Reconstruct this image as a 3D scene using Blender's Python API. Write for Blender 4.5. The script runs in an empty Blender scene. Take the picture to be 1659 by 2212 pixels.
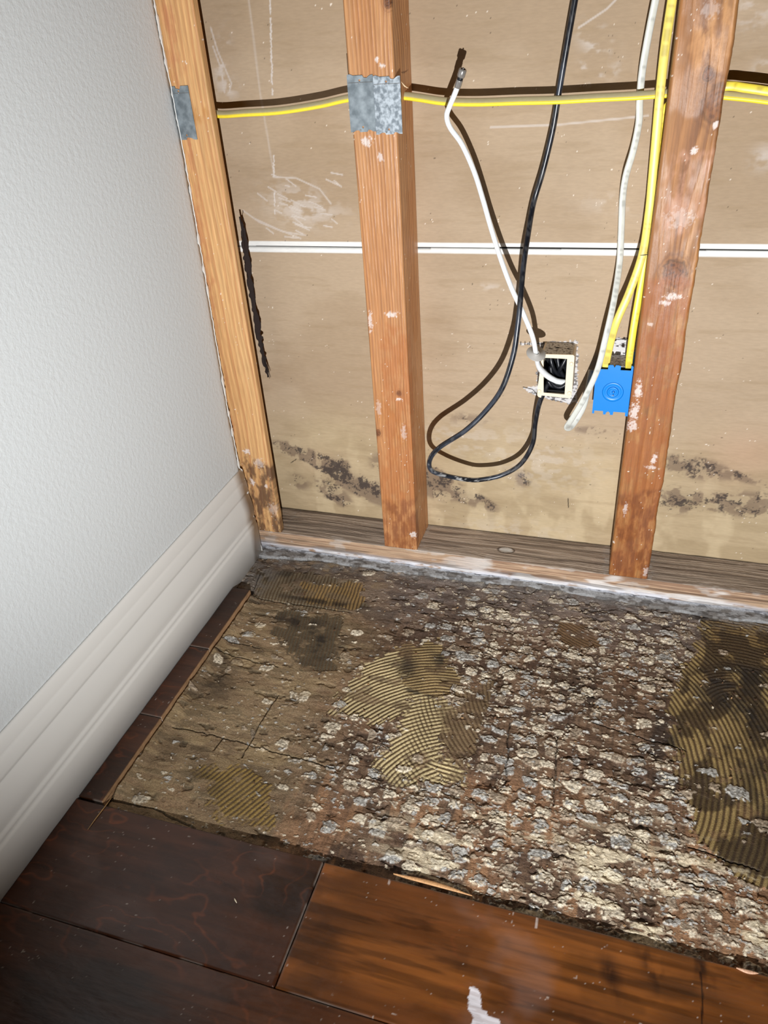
import bpy, bmesh, math, random
import numpy as np
from mathutils import Matrix, Vector

S = bpy.context.scene
COL = S.collection
# ------------------------------------------------------------------ camera, world, lamp, exposure
CAM = np.array([0.65329462, -1.08487941, 0.86077915])
ROT = np.array([[0.95400999, -0.10876905, 0.27934609],
                [0.29312452, 0.53366264, -0.7932731],
                [-0.06279301, 0.83867364, 0.54100236]])
FPX, PCX, PCY = 1623.98, 829.5, 1106.0
cd = bpy.data.cameras.new('camera'); cam = bpy.data.objects.new('camera', cd); COL.objects.link(cam)
m = Matrix([[*ROT[i], CAM[i]] for i in range(3)] + [[0, 0, 0, 1]])
cam.matrix_world = m
cd.sensor_fit = 'VERTICAL'; cd.sensor_height = 36.0; cd.lens = 36.0 * FPX / 2212.0
cd.clip_start = 0.01; cd.clip_end = 50
S.camera = cam

W_ = bpy.data.worlds.new('world'); S.world = W_; W_.use_nodes = True
bg = W_.node_tree.nodes['Background']; bg.inputs[0].default_value = (1.0, 0.72, 0.45, 1); bg.inputs[1].default_value = 0.006

ld = bpy.data.lights.new('torch', 'SPOT'); lamp = bpy.data.objects.new('torch', ld); COL.objects.link(lamp)
LPOS = Vector((0.705, -1.325, 0.47)); LTGT = Vector((0.57, 0.0, 0.66))
lamp.location = LPOS
lamp.rotation_euler = (LTGT - LPOS).to_track_quat('-Z', 'Y').to_euler()
ld.energy = 106; ld.spot_size = math.radians(117); ld.spot_blend = 1.0; ld.shadow_soft_size = 0.004
ld.color = (0.985, 0.99, 1.0)

S.view_settings.view_transform = 'Standard'; S.view_settings.look = 'None'
S.view_settings.exposure = 0.0; S.view_settings.gamma = 1.0; S.view_settings.use_curve_mapping = False

# ------------------------------------------------------------------ helpers
def on(u, v, ax, val):
    """photo pixel -> point of the plane coordinate[ax] == val"""
    d = ROT @ np.array([(u - PCX) / FPX, -(v - PCY) / FPX, -1.0])
    return CAM + (val - CAM[ax]) / d[ax] * d

def s(r, g, b):
    return tuple(((c / 255) / 12.92 if c / 255 <= .04045 else ((c / 255 + .055) / 1.055) ** 2.4) for c in (r, g, b))

def _h(ix, iy, seed):
    n = (ix.astype(np.int64) * 374761393 + iy.astype(np.int64) * 668265263 + seed * 1274126177) & 0xffffffff
    n = ((n ^ (n >> 13)) * 1274126177) & 0xffffffff
    n = ((n ^ (n >> 16)) * 2246822519) & 0xffffffff
    return ((n ^ (n >> 15)) & 0xffffff) / float(0xffffff)

def noise(x, y, seed=0):
    x0 = np.floor(x); y0 = np.floor(y); fx = x - x0; fy = y - y0
    fx = fx * fx * fx * (fx * (fx * 6 - 15) + 10); fy = fy * fy * fy * (fy * (fy * 6 - 15) + 10)
    a = _h(x0, y0, seed); b = _h(x0 + 1, y0, seed); c = _h(x0, y0 + 1, seed); d = _h(x0 + 1, y0 + 1, seed)
    return (a + (b - a) * fx) * (1 - fy) + (c + (d - c) * fx) * fy

def fbm(x, y, seed=0, o=4, g=.5):
    t = 0; a = 1; n = 0
    for i in range(o):
        t = t + a * noise(x * 2 ** i + 17.3 * i, y * 2 ** i - 9.1 * i, seed + 31 * i); n += a; a *= g
    return t / n

def ss(a, b, x):
    t = np.clip((x - a) / (b - a), 0, 1); return t * t * (3 - 2 * t)

def mix(C, c, k):
    c = np.asarray(c, dtype=float); return C * (1 - k[..., None]) + c * k[..., None]

def patches(X, Y, dx, dy, seed, prob, warp=.25, lo=.28, hi=.62, rect=3.0):
    """raised crumbs on a jittered lattice; returns 0..1 dome and a random id"""
    wx = (fbm(X / dx * 1.7, Y / dy * 1.7, seed + 5, 3) - .5) * warp * 2.4
    wy = (fbm(X / dx * 1.7, Y / dy * 1.7, seed + 9, 3) - .5) * warp * 2.4
    gx = X / dx + wx; gy = Y / dy + wy
    cx = np.floor(gx); cy = np.floor(gy)
    best = np.zeros_like(X); idv = np.zeros_like(X)
    for i in (-1, 0, 1):
        for j in (-1, 0, 1):
            a = cx + i; b = cy + j
            px = a + .25 + .5 * _h(a, b, seed); py = b + .25 + .5 * _h(a, b, seed + 1)
            rx = lo + (hi - lo) * _h(a, b, seed + 2); ry = (lo + (hi - lo) * _h(a, b, seed + 3)) * .85
            d = (np.abs((gx - px) / rx) ** rect + np.abs((gy - py) / ry) ** rect) ** (1 / rect)
            v = np.clip(1 - d, 0, 1) * (_h(a, b, seed + 4) < prob)
            up = v > best; best = np.where(up, v, best); idv = np.where(up, _h(a, b, seed + 6), idv)
    return best, idv

def sdf(X, Y, P):
    """signed distance to polygon P (n,2), positive inside"""
    d = np.full(X.shape, 1e9); ins = np.zeros(X.shape, bool); n = len(P)
    for i in range(n):
        ax, ay = P[i]; bx, by = P[(i + 1) % n]
        ex, ey = bx - ax, by - ay; L2 = ex * ex + ey * ey + 1e-12
        t = np.clip(((X - ax) * ex + (Y - ay) * ey) / L2, 0, 1)
        d = np.minimum(d, np.hypot(X - ax - t * ex, Y - ay - t * ey))
        if ay != by:
            c = ((ay > Y) != (by > Y)) & (X < (bx - ax) * (Y - ay) / (by - ay) + ax)
            ins ^= c
    return np.where(ins, d, -d)

def blobs(X, Y, L):
    t = np.zeros_like(X)
    for (x, y, rx, ry, ang, k) in L:
        a = math.radians(ang); dx = X - x; dy = Y - y
        p = (dx * math.cos(a) + dy * math.sin(a)) / rx; q = (-dx * math.sin(a) + dy * math.cos(a)) / ry
        t = t + k * np.exp(-(p * p + q * q))
    return t

def strokes(X, Y, L, wd, soft=.5):
    """painted polylines: L = list of point lists"""
    t = np.zeros_like(X)
    for pl in L:
        for (a, b) in zip(pl[:-1], pl[1:]):
            x0 = min(a[0], b[0]) - 3 * wd; x1 = max(a[0], b[0]) + 3 * wd
            y0 = min(a[1], b[1]) - 3 * wd; y1 = max(a[1], b[1]) + 3 * wd
            mk = (X > x0) & (X < x1) & (Y > y0) & (Y < y1)
            if not mk.any(): continue
            ex, ey = b[0] - a[0], b[1] - a[1]; L2 = ex * ex + ey * ey + 1e-12
            xx = X[mk]; yy = Y[mk]
            q = np.clip(((xx - a[0]) * ex + (yy - a[1]) * ey) / L2, 0, 1)
            d = np.hypot(xx - a[0] - q * ex, yy - a[1] - q * ey)
            t[mk] = np.maximum(t[mk], 1 - ss(wd * soft, wd * 1.3, d))
    return t

def tag(o, label=None, cat=None, group=None, kind=None):
    if label: o['label'] = label
    if cat: o['category'] = cat
    if group: o['group'] = group
    if kind: o['kind'] = kind
    return o

def empty(name, loc=(0, 0, 0)):
    o = bpy.data.objects.new(name, None); COL.objects.link(o); o.location = loc; o.empty_display_size = .02
    return o

def link(name, me, mat, parent=None, smooth=True):
    o = bpy.data.objects.new(name, me); COL.objects.link(o)
    if mat: me.materials.append(mat)
    if smooth and len(me.polygons): me.polygons.foreach_set('use_smooth', [True] * len(me.polygons))
    if parent:
        o.parent = parent; o.matrix_parent_inverse = Matrix.Translation(-Vector(parent.location))
    return o

def gridmesh(name, P, C=None, Rg=None, wrap=False, caps=False, under=None):
    """P (m,n,3) grid of points; wrap closes the first index; under = vector: closes the sheet into a slab"""
    m_, n_ = P.shape[:2]
    V = P.reshape(-1, 3); idx = np.arange(m_ * n_).reshape(m_, n_)
    if wrap:
        a = idx; b = np.roll(idx, -1, 0)
        F = np.stack([a[:, :-1], b[:, :-1], b[:, 1:], a[:, 1:]], -1).reshape(-1, 4)
    else:
        F = np.stack([idx[:-1, :-1], idx[1:, :-1], idx[1:, 1:], idx[:-1, 1:]], -1).reshape(-1, 4)
    extra = []; nv = len(V)
    if C is not None: CC = C.reshape(-1, 3)
    if Rg is not None: RR = np.broadcast_to(Rg, (m_, n_)).reshape(-1)
    if under is not None:
        ring = np.concatenate([idx[:, 0], idx[-1, 1:], idx[-2::-1, -1], idx[0, -2:0:-1]])
        U = V[ring].copy()
        for k in range(3):
            if under[k] is not None: U[:, k] = under[k]
        V = np.vstack([V, U]); k = len(ring); j = np.arange(k); jn = (j + 1) % k
        F = np.vstack([F, np.stack([ring[j], nv + j, nv + jn, ring[jn]], -1)])
        extra = [list(nv + np.arange(k))]
        if C is not None: CC = np.vstack([CC, CC[ring]])
        if Rg is not None: RR = np.concatenate([RR, RR[ring]])
    if caps:
        extra = [list(idx[:, 0]), list(idx[::-1, -1])]
    me = bpy.data.meshes.new(name)
    nl = F.size + sum(len(e) for e in extra)
    me.vertices.add(len(V)); me.vertices.foreach_set('co', V.astype(np.float32).ravel())
    me.loops.add(nl); me.polygons.add(len(F) + len(extra))
    lv = np.concatenate([F.ravel()] + [np.array(e) for e in extra]).astype(np.int32)
    st = np.arange(len(F)) * 4; tot = [4] * len(F); off = F.size; st = list(st)
    for e in extra: st.append(off); off += len(e); tot.append(len(e))
    me.loops.foreach_set('vertex_index', lv)
    me.polygons.foreach_set('loop_start', np.array(st, np.int32))
    me.update(calc_edges=True); me.validate()
    if C is not None:
        at = me.attributes.new('Col', 'FLOAT_COLOR', 'POINT')
        at.data.foreach_set('color', np.clip(np.hstack([CC, np.ones((len(CC), 1))]), 0, 1).astype(np.float32).ravel())
    if Rg is not None:
        at = me.attributes.new('Rgh', 'FLOAT', 'POINT'); at.data.foreach_set('value', RR.astype(np.float32))
    return me

def fixn(me):
    bm = bmesh.new(); bm.from_mesh(me); bmesh.ops.recalc_face_normals(bm, faces=bm.faces); bm.to_mesh(me); bm.free()
    return me

# materials -----------------------------------------------------------
def mat_new(name):
    mt = bpy.data.materials.new(name); mt.use_nodes = True
    nt = mt.node_tree; return mt, nt, nt.nodes['Principled BSDF']

def add_bump(nt, b, layers, dist):
    tc = nt.nodes.new('ShaderNodeTexCoord'); prev = None
    for (scale, vec, strength, detail) in layers:
        mp = nt.nodes.new('ShaderNodeMapping'); mp.inputs['Scale'].default_value = vec
        nt.links.new(tc.outputs['Object'], mp.inputs[0])
        nz = nt.nodes.new('ShaderNodeTexNoise'); nz.inputs['Scale'].default_value = scale; nz.inputs['Detail'].default_value = detail
        nt.links.new(mp.outputs[0], nz.inputs['Vector'])
        bp = nt.nodes.new('ShaderNodeBump'); bp.inputs['Strength'].default_value = strength; bp.inputs['Distance'].default_value = dist
        nt.links.new(nz.outputs[0], bp.inputs['Height'])
        if prev: nt.links.new(prev.outputs[0], bp.inputs['Normal'])
        prev = bp
    nt.links.new(prev.outputs[0], b.inputs['Normal'])

def vmat(name, layers, dist=.001, var=(300, (1, 1, 1), .8, 1.2), spec=.4):
    mt, nt, b = mat_new(name)
    a = nt.nodes.new('ShaderNodeAttribute'); a.attribute_name = 'Col'
    r = nt.nodes.new('ShaderNodeAttribute'); r.attribute_name = 'Rgh'
    tc = nt.nodes.new('ShaderNodeTexCoord'); mp = nt.nodes.new('ShaderNodeMapping'); mp.inputs['Scale'].default_value = var[1]
    nt.links.new(tc.outputs['Object'], mp.inputs[0])
    nz = nt.nodes.new('ShaderNodeTexNoise'); nz.inputs['Scale'].default_value = var[0]; nz.inputs['Detail'].default_value = 5
    nt.links.new(mp.outputs[0], nz.inputs['Vector'])
    mr = nt.nodes.new('ShaderNodeMapRange'); mr.inputs['From Min'].default_value = .3; mr.inputs['From Max'].default_value = .7
    mr.inputs['To Min'].default_value = var[2]; mr.inputs['To Max'].default_value = var[3]
    nt.links.new(nz.outputs[0], mr.inputs['Value'])
    vm = nt.nodes.new('ShaderNodeVectorMath'); vm.operation = 'SCALE'
    nt.links.new(a.outputs['Color'], vm.inputs[0]); nt.links.new(mr.outputs[0], vm.inputs['Scale'])
    nt.links.new(vm.outputs[0], b.inputs['Base Color']); nt.links.new(r.outputs['Fac'], b.inputs['Roughness'])
    b.inputs['Specular IOR Level'].default_value = spec
    if layers: add_bump(nt, b, layers, dist)
    return mt

def pmat(name, col, rough=.5, metal=0, spec=.5, layers=None, dist=.0005, var=None, trans=0):
    mt, nt, b = mat_new(name)
    b.inputs['Base Color'].default_value = (*col, 1); b.inputs['Roughness'].default_value = rough
    b.inputs['Metallic'].default_value = metal; b.inputs['Specular IOR Level'].default_value = spec
    if var:
        sc, c2, lo, hi = var
        tc = nt.nodes.new('ShaderNodeTexCoord'); nz = nt.nodes.new('ShaderNodeTexNoise'); nz.inputs['Scale'].default_value = sc
        nz.inputs['Detail'].default_value = 4; nt.links.new(tc.outputs['Object'], nz.inputs['Vector'])
        rp = nt.nodes.new('ShaderNodeValToRGB'); rp.color_ramp.elements[0].position = lo; rp.color_ramp.elements[1].position = hi
        rp.color_ramp.elements[0].color = (*col, 1); rp.color_ramp.elements[1].color = (*c2, 1)
        nt.links.new(nz.outputs[0], rp.inputs[0]); nt.links.new(rp.outputs[0], b.inputs['Base Color'])
    if layers: add_bump(nt, b, layers, dist)
    if trans: b.inputs['Transmission Weight'].default_value = trans
    return mt

M_sub = vmat('rotten_plywood', [(900, (1, 1, 1), .7, 6), (260, (1, 3, 1), .5, 4)], .0012, (420, (1, 2.2, 1), .62, 1.35), .3)
M_plank = vmat('stained_hardwood', [(14, (1, 2.5, 1), .35, 3), (260, (.25, 1, 1), .06, 3)], .006, (90, (.12, 1, 1), .78, 1.22), .5)
M_wood = vmat('stud_wood', [(420, (1, 1, .08), .35, 4), (160, (1, 1, .6), .25, 3)], .0012, (500, (1, 1, .06), .86, 1.14), .45)
M_sill = vmat('weathered_wood', [(420, (.08, 1, 1), .5, 4), (300, (1, 1, 1), .4, 4)], .0015, (420, (.06, 1, 1), .75, 1.25), .3)
M_paper = vmat('gypsum_board_paper', [(60, (1, 1, 3), .12, 4), (900, (1, 1, 1), .12, 3)], .0012, (260, (.35, 1, 1.6), .95, 1.05), .2)
M_grey = vmat('grey_sealant', [(500, (1, 1, 1), .6, 5)], .0015, (300, (1, 1, 1), .8, 1.2), .3)
M_cable = vmat('cable_jacket', [(300, (1, 1, 1), .08, 3)], .0004, (200, (1, 1, 1), .96, 1.04), .5)
M_wall = pmat('painted_wall', s(210, 215, 216), .75, spec=.3, layers=[(150, (1, 1, 1), .3, 3), (420, (1, 1, 1), .12, 2)], dist=.0025)
M_base = pmat('white_trim_paint', s(226, 226, 222), .35, spec=.4, layers=[(9, (1, .3, 1), .05, 2)], dist=.002)
M_tape = pmat('white_paint_edge', s(232, 232, 228), .7)
M_blue = pmat('blue_plastic', s(0, 126, 216), .38, spec=.45, layers=[(60, (1, 1, 1), .12, 3)], dist=.001)
M_ivory = pmat('ivory_plastic', s(232, 216, 190), .45)
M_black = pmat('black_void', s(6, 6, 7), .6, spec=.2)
M_blkc = pmat('black_cable_jacket', s(22, 24, 30), .35, spec=.5, layers=[(200, (1, 1, 1), .3, 3)], dist=.001)
M_galv = pmat('galvanised_steel', s(132, 142, 150), .42, metal=.55, var=(190, s(196, 206, 214), .4, .62),
              layers=[(120, (1, 1, 1), .25, 3)], dist=.0008)
M_steel = pmat('nickel', s(150, 146, 142), .25, metal=.45)
M_screw = pmat('screw_steel', s(190, 190, 190), .2, metal=1)
M_disc = pmat('frosted_plastic', s(176, 172, 166), .4, spec=.4)
M_tar = pmat('tar_paper', s(34, 22, 18), .9, layers=[(300, (1, 1, .3), .8, 4)], dist=.002)
M_tie = pmat('grey_tie', s(90, 88, 86), .5)
M_gyp = pmat('torn_gypsum', s(222, 220, 216), .85, var=(240, s(120, 112, 104), .5, .62), layers=[(500, (1, 1, 1), .8, 4)], dist=.002)
M_chip = vmat('loose_chips', [(900, (1, 1, 1), .5, 4)], .001, (500, (1, 1, 1), .8, 1.2), .3)

rnd = random.Random(7)
SF_Y = -0.607          # cut line of the hardwood
PT = 0.012             # plank thickness

def axis(*segs):
    """non uniform axis: (start, stop, step) pieces"""
    out = []
    for a, b, d in segs: out.append(np.linspace(a, b, max(2, int(round((b - a) / d)) + 1))[:-1])
    out.append(np.array([segs[-1][1]])); return np.concatenate(out)

def wpoly(px, ax=2, val=0.0, keep=(0, 1)):
    return [tuple(on(u, v, ax, val)[list(keep)]) for (u, v) in px]

# ------------------------------------------------------------------ SETTING: subfloor
def build_subfloor():
    xs = axis((-.03, .014, .006), (.014, 1.0, .00095), (1.0, 1.7, .004)); ys = axis((-.66, -.625, .01), (-.625, -.02, .00095), (-.02, .01, .004))
    X, Y = np.meshgrid(xs, ys, indexing='ij')
    n1 = fbm(X * 9, Y * 9, 1, 4); n2 = fbm(X * 35, Y * 60, 2, 4); n3 = fbm(X * 160, Y * 260, 3, 3)
    nx = fbm(X * 22, Y * 120, 4, 4)            # streaks along x
    ny = fbm(X * 330, Y * 26, 5, 3)            # streaks along y
    nyc = fbm(X * 60, Y * 12, 6, 3)
    # region weights
    left = 1 - ss(.20, .36, X + .06 * (n1 - .5) - .0 * Y)
    back = ss(-.20, -.03, Y + .10 * (n1 - .5))
    front = 1 - ss(-.52, -.34, Y + .1 * (n1 - .5) + .15 * (X - .5) * -1)
    C = np.zeros(X.shape + (3,)) + np.array(s(120, 96, 76))
    C = mix(C, s(88, 68, 54), ss(.42, .62, n2))
    C = mix(C, s(138, 104, 78), ss(.5, .7, fbm(X * 14, Y * 11, 8, 3)) * (.35 + .65 * front))
    C = mix(C, s(162, 140, 108), left * (.6 + .4 * ss(.4, .6, nx)))
    C = mix(C, s(122, 102, 78), left * ss(.5, .62, fbm(X * 12, Y * 22, 9, 4)) * .8)
    C = mix(C, s(138, 126, 118), back * (1 - left * .6) * .85)
    C = mix(C, s(84, 72, 66), back * ss(.45, .6, n2) * .7)
    C = mix(C, C * .55, ss(.52, .7, nx) * (.6 * left + .2))
    C = mix(C, C * .62, ss(.5, .68, ny) * (1 - left) * (1 - back) * .8)
    C = mix(C, s(156, 118, 86), ss(.56, .7, nyc) * front * (1 - left) * .7)
    H = (n1 - .5) * .0022 + (nx - .5) * .0012
    # torn veneer steps
    q = fbm(X * 20, Y * 34, 11, 4) * 9; st = np.floor(q); fr = q - st
    H += (st + ss(.0, .22, fr)) * .00055 - .0025
    C = mix(C, C * .5, (1 - ss(.0, .16, fr)) * .5)
    q2 = fbm(X * 55, Y * 95, 12, 3) * 6; fr2 = q2 - np.floor(q2)
    H += (np.floor(q2) + ss(0, .3, fr2)) * .0004 * (1 - .6 * left)
    # pits
    pit = ss(.66, .78, fbm(X * 48, Y * 75, 13, 3)); H -= pit * .0022; C = mix(C, C * .4, pit * .7)
    # ridges of trowelled glue --------------------------------------
    ridge = np.zeros_like(X); groove = np.zeros_like(X); done = np.zeros_like(X)
    def zone(px, centre, pitch, col, amp=.0013, straight=None, k=1.0, dark=.25, cross=None, fray=.008):
        nonlocal C, H, done
        P = wpoly(px); sd = sdf(X, Y, P) + (fbm(X * 60, Y * 60, (int(px[0][0]*7+px[1][1]*13+px[2][0]*3) % 997), 3) - .5) * fray * 2.6
        sd0 = sdf(X, Y, P); mk = ss(-.05, .30, sd0 / .015 + .12 + (fbm(X * 60, Y * 75, int(px[0][0]) % 89, 5, .65) - .5) * 3.2) * ss(-.012, -.006, sd0) * k
        hole = ss(.60, .68, fbm(X * 30, Y * 45, (int(px[0][0]*7+px[1][1]*13+px[2][0]*3) % 911) + 3, 3)); mk = mk * (1 - hole * dark * 2)
        mk = np.clip(mk, 0, 1)
        if straight is not None:
            a = straight; D = X * a[0] + Y * a[1]
        else:
            c = on(*centre, 2, 0); D = np.hypot(X - c[0], Y - c[1])
        D = D + (fbm(X * 25, Y * 25, 44, 2) - .5) * .004
        w = .5 + .5 * np.cos(D / pitch * 2 * math.pi)
        if cross is not None:
            c2 = on(*cross[0], 2, 0); D2 = np.hypot(X - c2[0], Y - c2[1]); w2 = .5 + .5 * np.cos(D2 / pitch * 2 * math.pi)
            cm = np.exp(-((X - cross[1]) / cross[2]) ** 2) if len(cross) > 2 else 1
            w = w * (1 - cm) + cm * np.sqrt(w * w2)
        cc = mix(np.zeros(X.shape + (3,)) + np.array(s(86, 68, 46)), col, ss(.12, .62, w))
        cc = cc * (.78 + .44 * fbm(X * 40, Y * 40, 61, 3))[..., None]
        C[:] = C * (1 - mk[..., None]) + cc * mk[..., None]
        H[:] = H * (1 - mk) + mk * (w * amp + .0004)
        done = np.maximum(done, mk)
    OL = s(202, 184, 140); OL2 = s(160, 138, 96); GR = s(122, 112, 92); DK = s(96, 84, 66)
    zone([(540, 1225), (700, 1240), (780, 1265), (785, 1312), (640, 1315), (548, 1290)], None, .0065, GR, .0009, (1, .12), .85, .4)
    zone([(655, 1260), (790, 1262), (780, 1312), (650, 1308)], None, .0065, s(166, 136, 84), .0009, (1, .12), .8, .3)
    zone([(600, 1320), (740, 1330), (720, 1455), (650, 1440), (590, 1370)], None, .006, s(86, 80, 66), .0009, (1, .2), .8, .4)
    zone([(418, 1660), (520, 1650), (590, 1700), (585, 1785), (470, 1775)], None, .0068, s(150, 124, 66), .0012, (.9, -.45), .85, .3)
    zone([(850, 1395), (950, 1382), (992, 1470), (975, 1500), (890, 1500), (856, 1450)], (940, 1640), .0062, OL2, .0013)
    zone([(712, 1530), (790, 1430), (860, 1405), (885, 1500), (905, 1545), (800, 1568)], (960, 1700), .0066, OL, .0014, cross=((1180, 1330), .415, .018))
    zone([(815, 1655), (870, 1560), (895, 1500), (985, 1520), (950, 1610), (955, 1690), (860, 1688)], (1010, 1790), .0066, OL, .0014, cross=((1290, 1470), .435, .02))
    zone([(935, 1640), (1000, 1655), (1010, 1690), (925, 1688)], None, .0066, OL, .0014, (.1, 1))
    zone([(950, 1520), (1010, 1480), (1070, 1470), (1040, 1580), (985, 1690), (960, 1640)], (1330, 1480), .0062, s(136, 116, 86), .0009, k=.7)
    zone([(1200, 1345), (1275, 1340), (1290, 1400), (1215, 1405)], None, .0058, s(120, 92, 60), .001, (.5, .9), .8)
    # the big dark glue field at the right
    fld = [(1520, 1340), (1900, 1400), (2050, 1850), (1860, 1960), (1700, 1920), (1560, 1880), (1500, 1790), (1458, 1640), (1448, 1520), (1485, 1430)]
    zone(fld, (1100, 1600), .0072, s(156, 134, 88), .0016, k=1.0, dark=.18, fray=.012)
    zone([(1530, 1335), (1900, 1360), (1800, 1455), (1600, 1440), (1540, 1420)], (1600, 1620), .0070, s(128, 104, 66), .0014, k=.95)
    zone([(1525, 1440), (1580, 1440), (1600, 1500), (1545, 1520), (1520, 1490)], (1600, 1540), .0060, s(110, 90, 62), .0014, k=.95)
    P = wpoly(fld); sdF = sdf(X, Y, P)
    blot = ss(.45, .58, fbm(X * 38, Y * 26, 70, 5)) * ss(0, .01, sdF)
    C = mix(C, s(52, 40, 30), blot * .8)
    stain = blobs(X, Y, [(*on(u, v, 2, 0)[:2], rx, ry, a, k) for (u, v, rx, ry, a, k) in
        [(1600, 1460, .05, .022, 10, .9), (1560, 1500, .05, .03, 0, .6), (1430, 1600, .018, .045, 0, .9), (1450, 1690, .014, .05, 0, .7), (1530, 1340, .05, .018, 0, .8),
         (1620, 1560, .02, .05, 0, .7), (905, 1496, .022, .004, -8, 1.2), (960, 1420, .02, .03, 0, .7), (880, 1440, .02, .03, 30, .6),
         (690, 1390, .045, .035, 0, .8), (640, 1340, .05, .015, 0, .7), (560, 1250, .02, .02, 0, .5), (620, 1240, .05, .02, 0, .5),
         (470, 1460, .03, .05, 20, .5), (440, 1690, .03, .02, 0, .4), (1265, 1500, .04, .04, 0, .45), (1640, 1700, .03, .06, 0, .5), (700, 1300, .09, .007, 0, .8)]])
    C = mix(C, s(34, 31, 30), np.clip(stain * (.35 + 1.3 * ss(.35, .6, fbm(X * 45, Y * 45, 71, 4))), 0, 1) * .8)
    # crust ----------------------------------------------------------
    nodone = 1 - np.clip(done * 1.4, 0, .96)
    dens = ss(.26, .46, X) * (1 - ss(-.13, -.06, Y) * .75) + .22 * ss(.15, .3, X) + .1
    dens = dens * (.45 + .9 * ss(.35, .6, fbm(X * 7, Y * 7, 80, 3)))
    dens = dens + .5 * front * ss(.4, .55, X)
    dens = dens * nodone
    b1, i1 = patches(X, Y, .029, .0225, 90, np.clip(dens * .80, 0, .95), .22, lo=.26, hi=.50, rect=3.4)
    b2, i2 = patches(X + .007, Y + .004, .0125, .0078, 120, np.clip(dens * .40, 0, .6), .4, lo=.18, hi=.46)
    b3, i3 = patches(X, Y, .0062, .0036, 150, np.clip(.06 + dens * .16, 0, .3) * nodone, .4, lo=.2, hi=.5)
    cr = fbm(X * 420, Y * 520, 95, 3)
    for b, i, hh, hr in ((b1, i1, .0020, .8), (b2, i2, .0013, .9), (b3, i3, .0009, .9)):
        k = ss(.02, .12, b) * ss(.30, .46, cr + b * .30)
        wht = np.where((i > .35)[..., None], np.array(s(206, 194, 172)), np.array(s(160, 144, 124)))
        wht = np.where((i > .72)[..., None], np.array(s(172, 170, 164)), wht)
        wht = wht * (.62 + .66 * ss(.3, .66, cr))[..., None]
        wht = wht * (1 - .14 * ss(.15, .5, b) * (hr < .85))[..., None]
        C = C * (1 - k[..., None] * .93) + wht * k[..., None] * .93
        H += ss(.0, .25, b) * hh * (.45 + .9 * cr)
    # pale raw flakes toward the cut edge
    fl = ss(.59, .65, fbm(X * 16, Y * 60, 97, 4)) * (1 - ss(-.555, -.42, Y - .12 * (X - .6) + .1 * (n1 - .5))) * ss(.38, .5, X)
    C = mix(C, s(222, 208, 178), fl * .75); H += fl * .0006
    # raw bits in the left zone
    rb = ss(.60, .66, fbm(X * 18, Y * 30, 98, 4)) * left
    C = mix(C, s(164, 142, 106), rb * .5 * (1 - done))
    # board joints / cracks
    cracks = [[(375, 1570), (480, 1590), (600, 1625), (720, 1660)], [(540, 1290), (640, 1305), (760, 1322)], [(520, 1635), (555, 1575), (600, 1500)],
              [(463, 1620), (480, 1590)], [(1205, 1590), (1195, 1740)], [(1100, 1560), (1092, 1690)], [(430, 1395), (520, 1420), (600, 1440)],
              [(1280, 1560), (1480, 1620)], [(1460, 1900), (1560, 1930)], [(560, 1240), (536, 1300), (430, 1450), (240, 1730)],
              [(470, 1380), (560, 1400)], [(240, 1728), (330, 1745), (420, 1790)], [(1490, 1830), (1640, 1880)]]
    CL = []
    for pl in cracks:
        w = wpoly(pl); o = []
        for a, b in zip(w[:-1], w[1:]):
            n = max(2, int(math.hypot(b[0] - a[0], b[1] - a[1]) / .008))
            for t in range(n): o.append((a[0] + (b[0] - a[0]) * t / n + rnd.uniform(-.0015, .0015), a[1] + (b[1] - a[1]) * t / n + rnd.uniform(-.0015, .0015)))
        o.append(w[-1]); CL.append(o)
    ck = strokes(X, Y, CL, .0012); H -= ck * .0030; C = mix(C, C * .3, ck * .8)
    # corner dust, grey
    dust = ss(-.05, -.015, Y + .03 * (n2 - .5)) * .75 + (1 - ss(.05, .09, X)) * ss(-.17, -.12, Y) * .5
    C = mix(C, s(134, 130, 126), np.clip(dust, 0, 1) * ss(.25, .6, fbm(X * 90, Y * 90, 99, 3)))
    lip = (1 - ss(.052, .056, X)) * (1 - ss(-.146, -.139, Y))
    H = H * (1 - lip) - lip * .003
    gap = (1 - ss(.045, .052, X)) * np.exp(-((Y + .134) / .006) ** 2); H -= gap * .006; C = mix(C, s(14, 10, 8), gap)
    H = np.where(Y < SF_Y + .003, -.0035, H); H -= .0016
    rg = .75 - .42 * ss(0, .01, sdF) * ss(.4, .6, fbm(X * 60, Y * 60, 73, 3)) - .1 * done * ss(.4, .6, n3)
    H = np.minimum(H, .004)
    torn = (1 - ss(.054, .078, X + .012 * (fbm(X * 40, Y * 18, 130, 3) - .5))) * ss(-.592, -.575, Y) * (1 - ss(-.15, -.14, Y)) * ss(.0515, .0522, X)
    H = H + torn * .0078; C = mix(C, s(150, 128, 98), (torn > .9) * .35)
    H = np.where(X < .012, -.004, H)
    me = gridmesh('subfloor', np.stack([X, Y, H], -1), C, rg, under=(None, None, -.022))
    return link('subfloor', me, M_sub, smooth=True)
tag(build_subfloor(), 'rotten grey brown plywood subfloor with glue ridges and white crust', 'subfloor', kind='structure')

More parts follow.
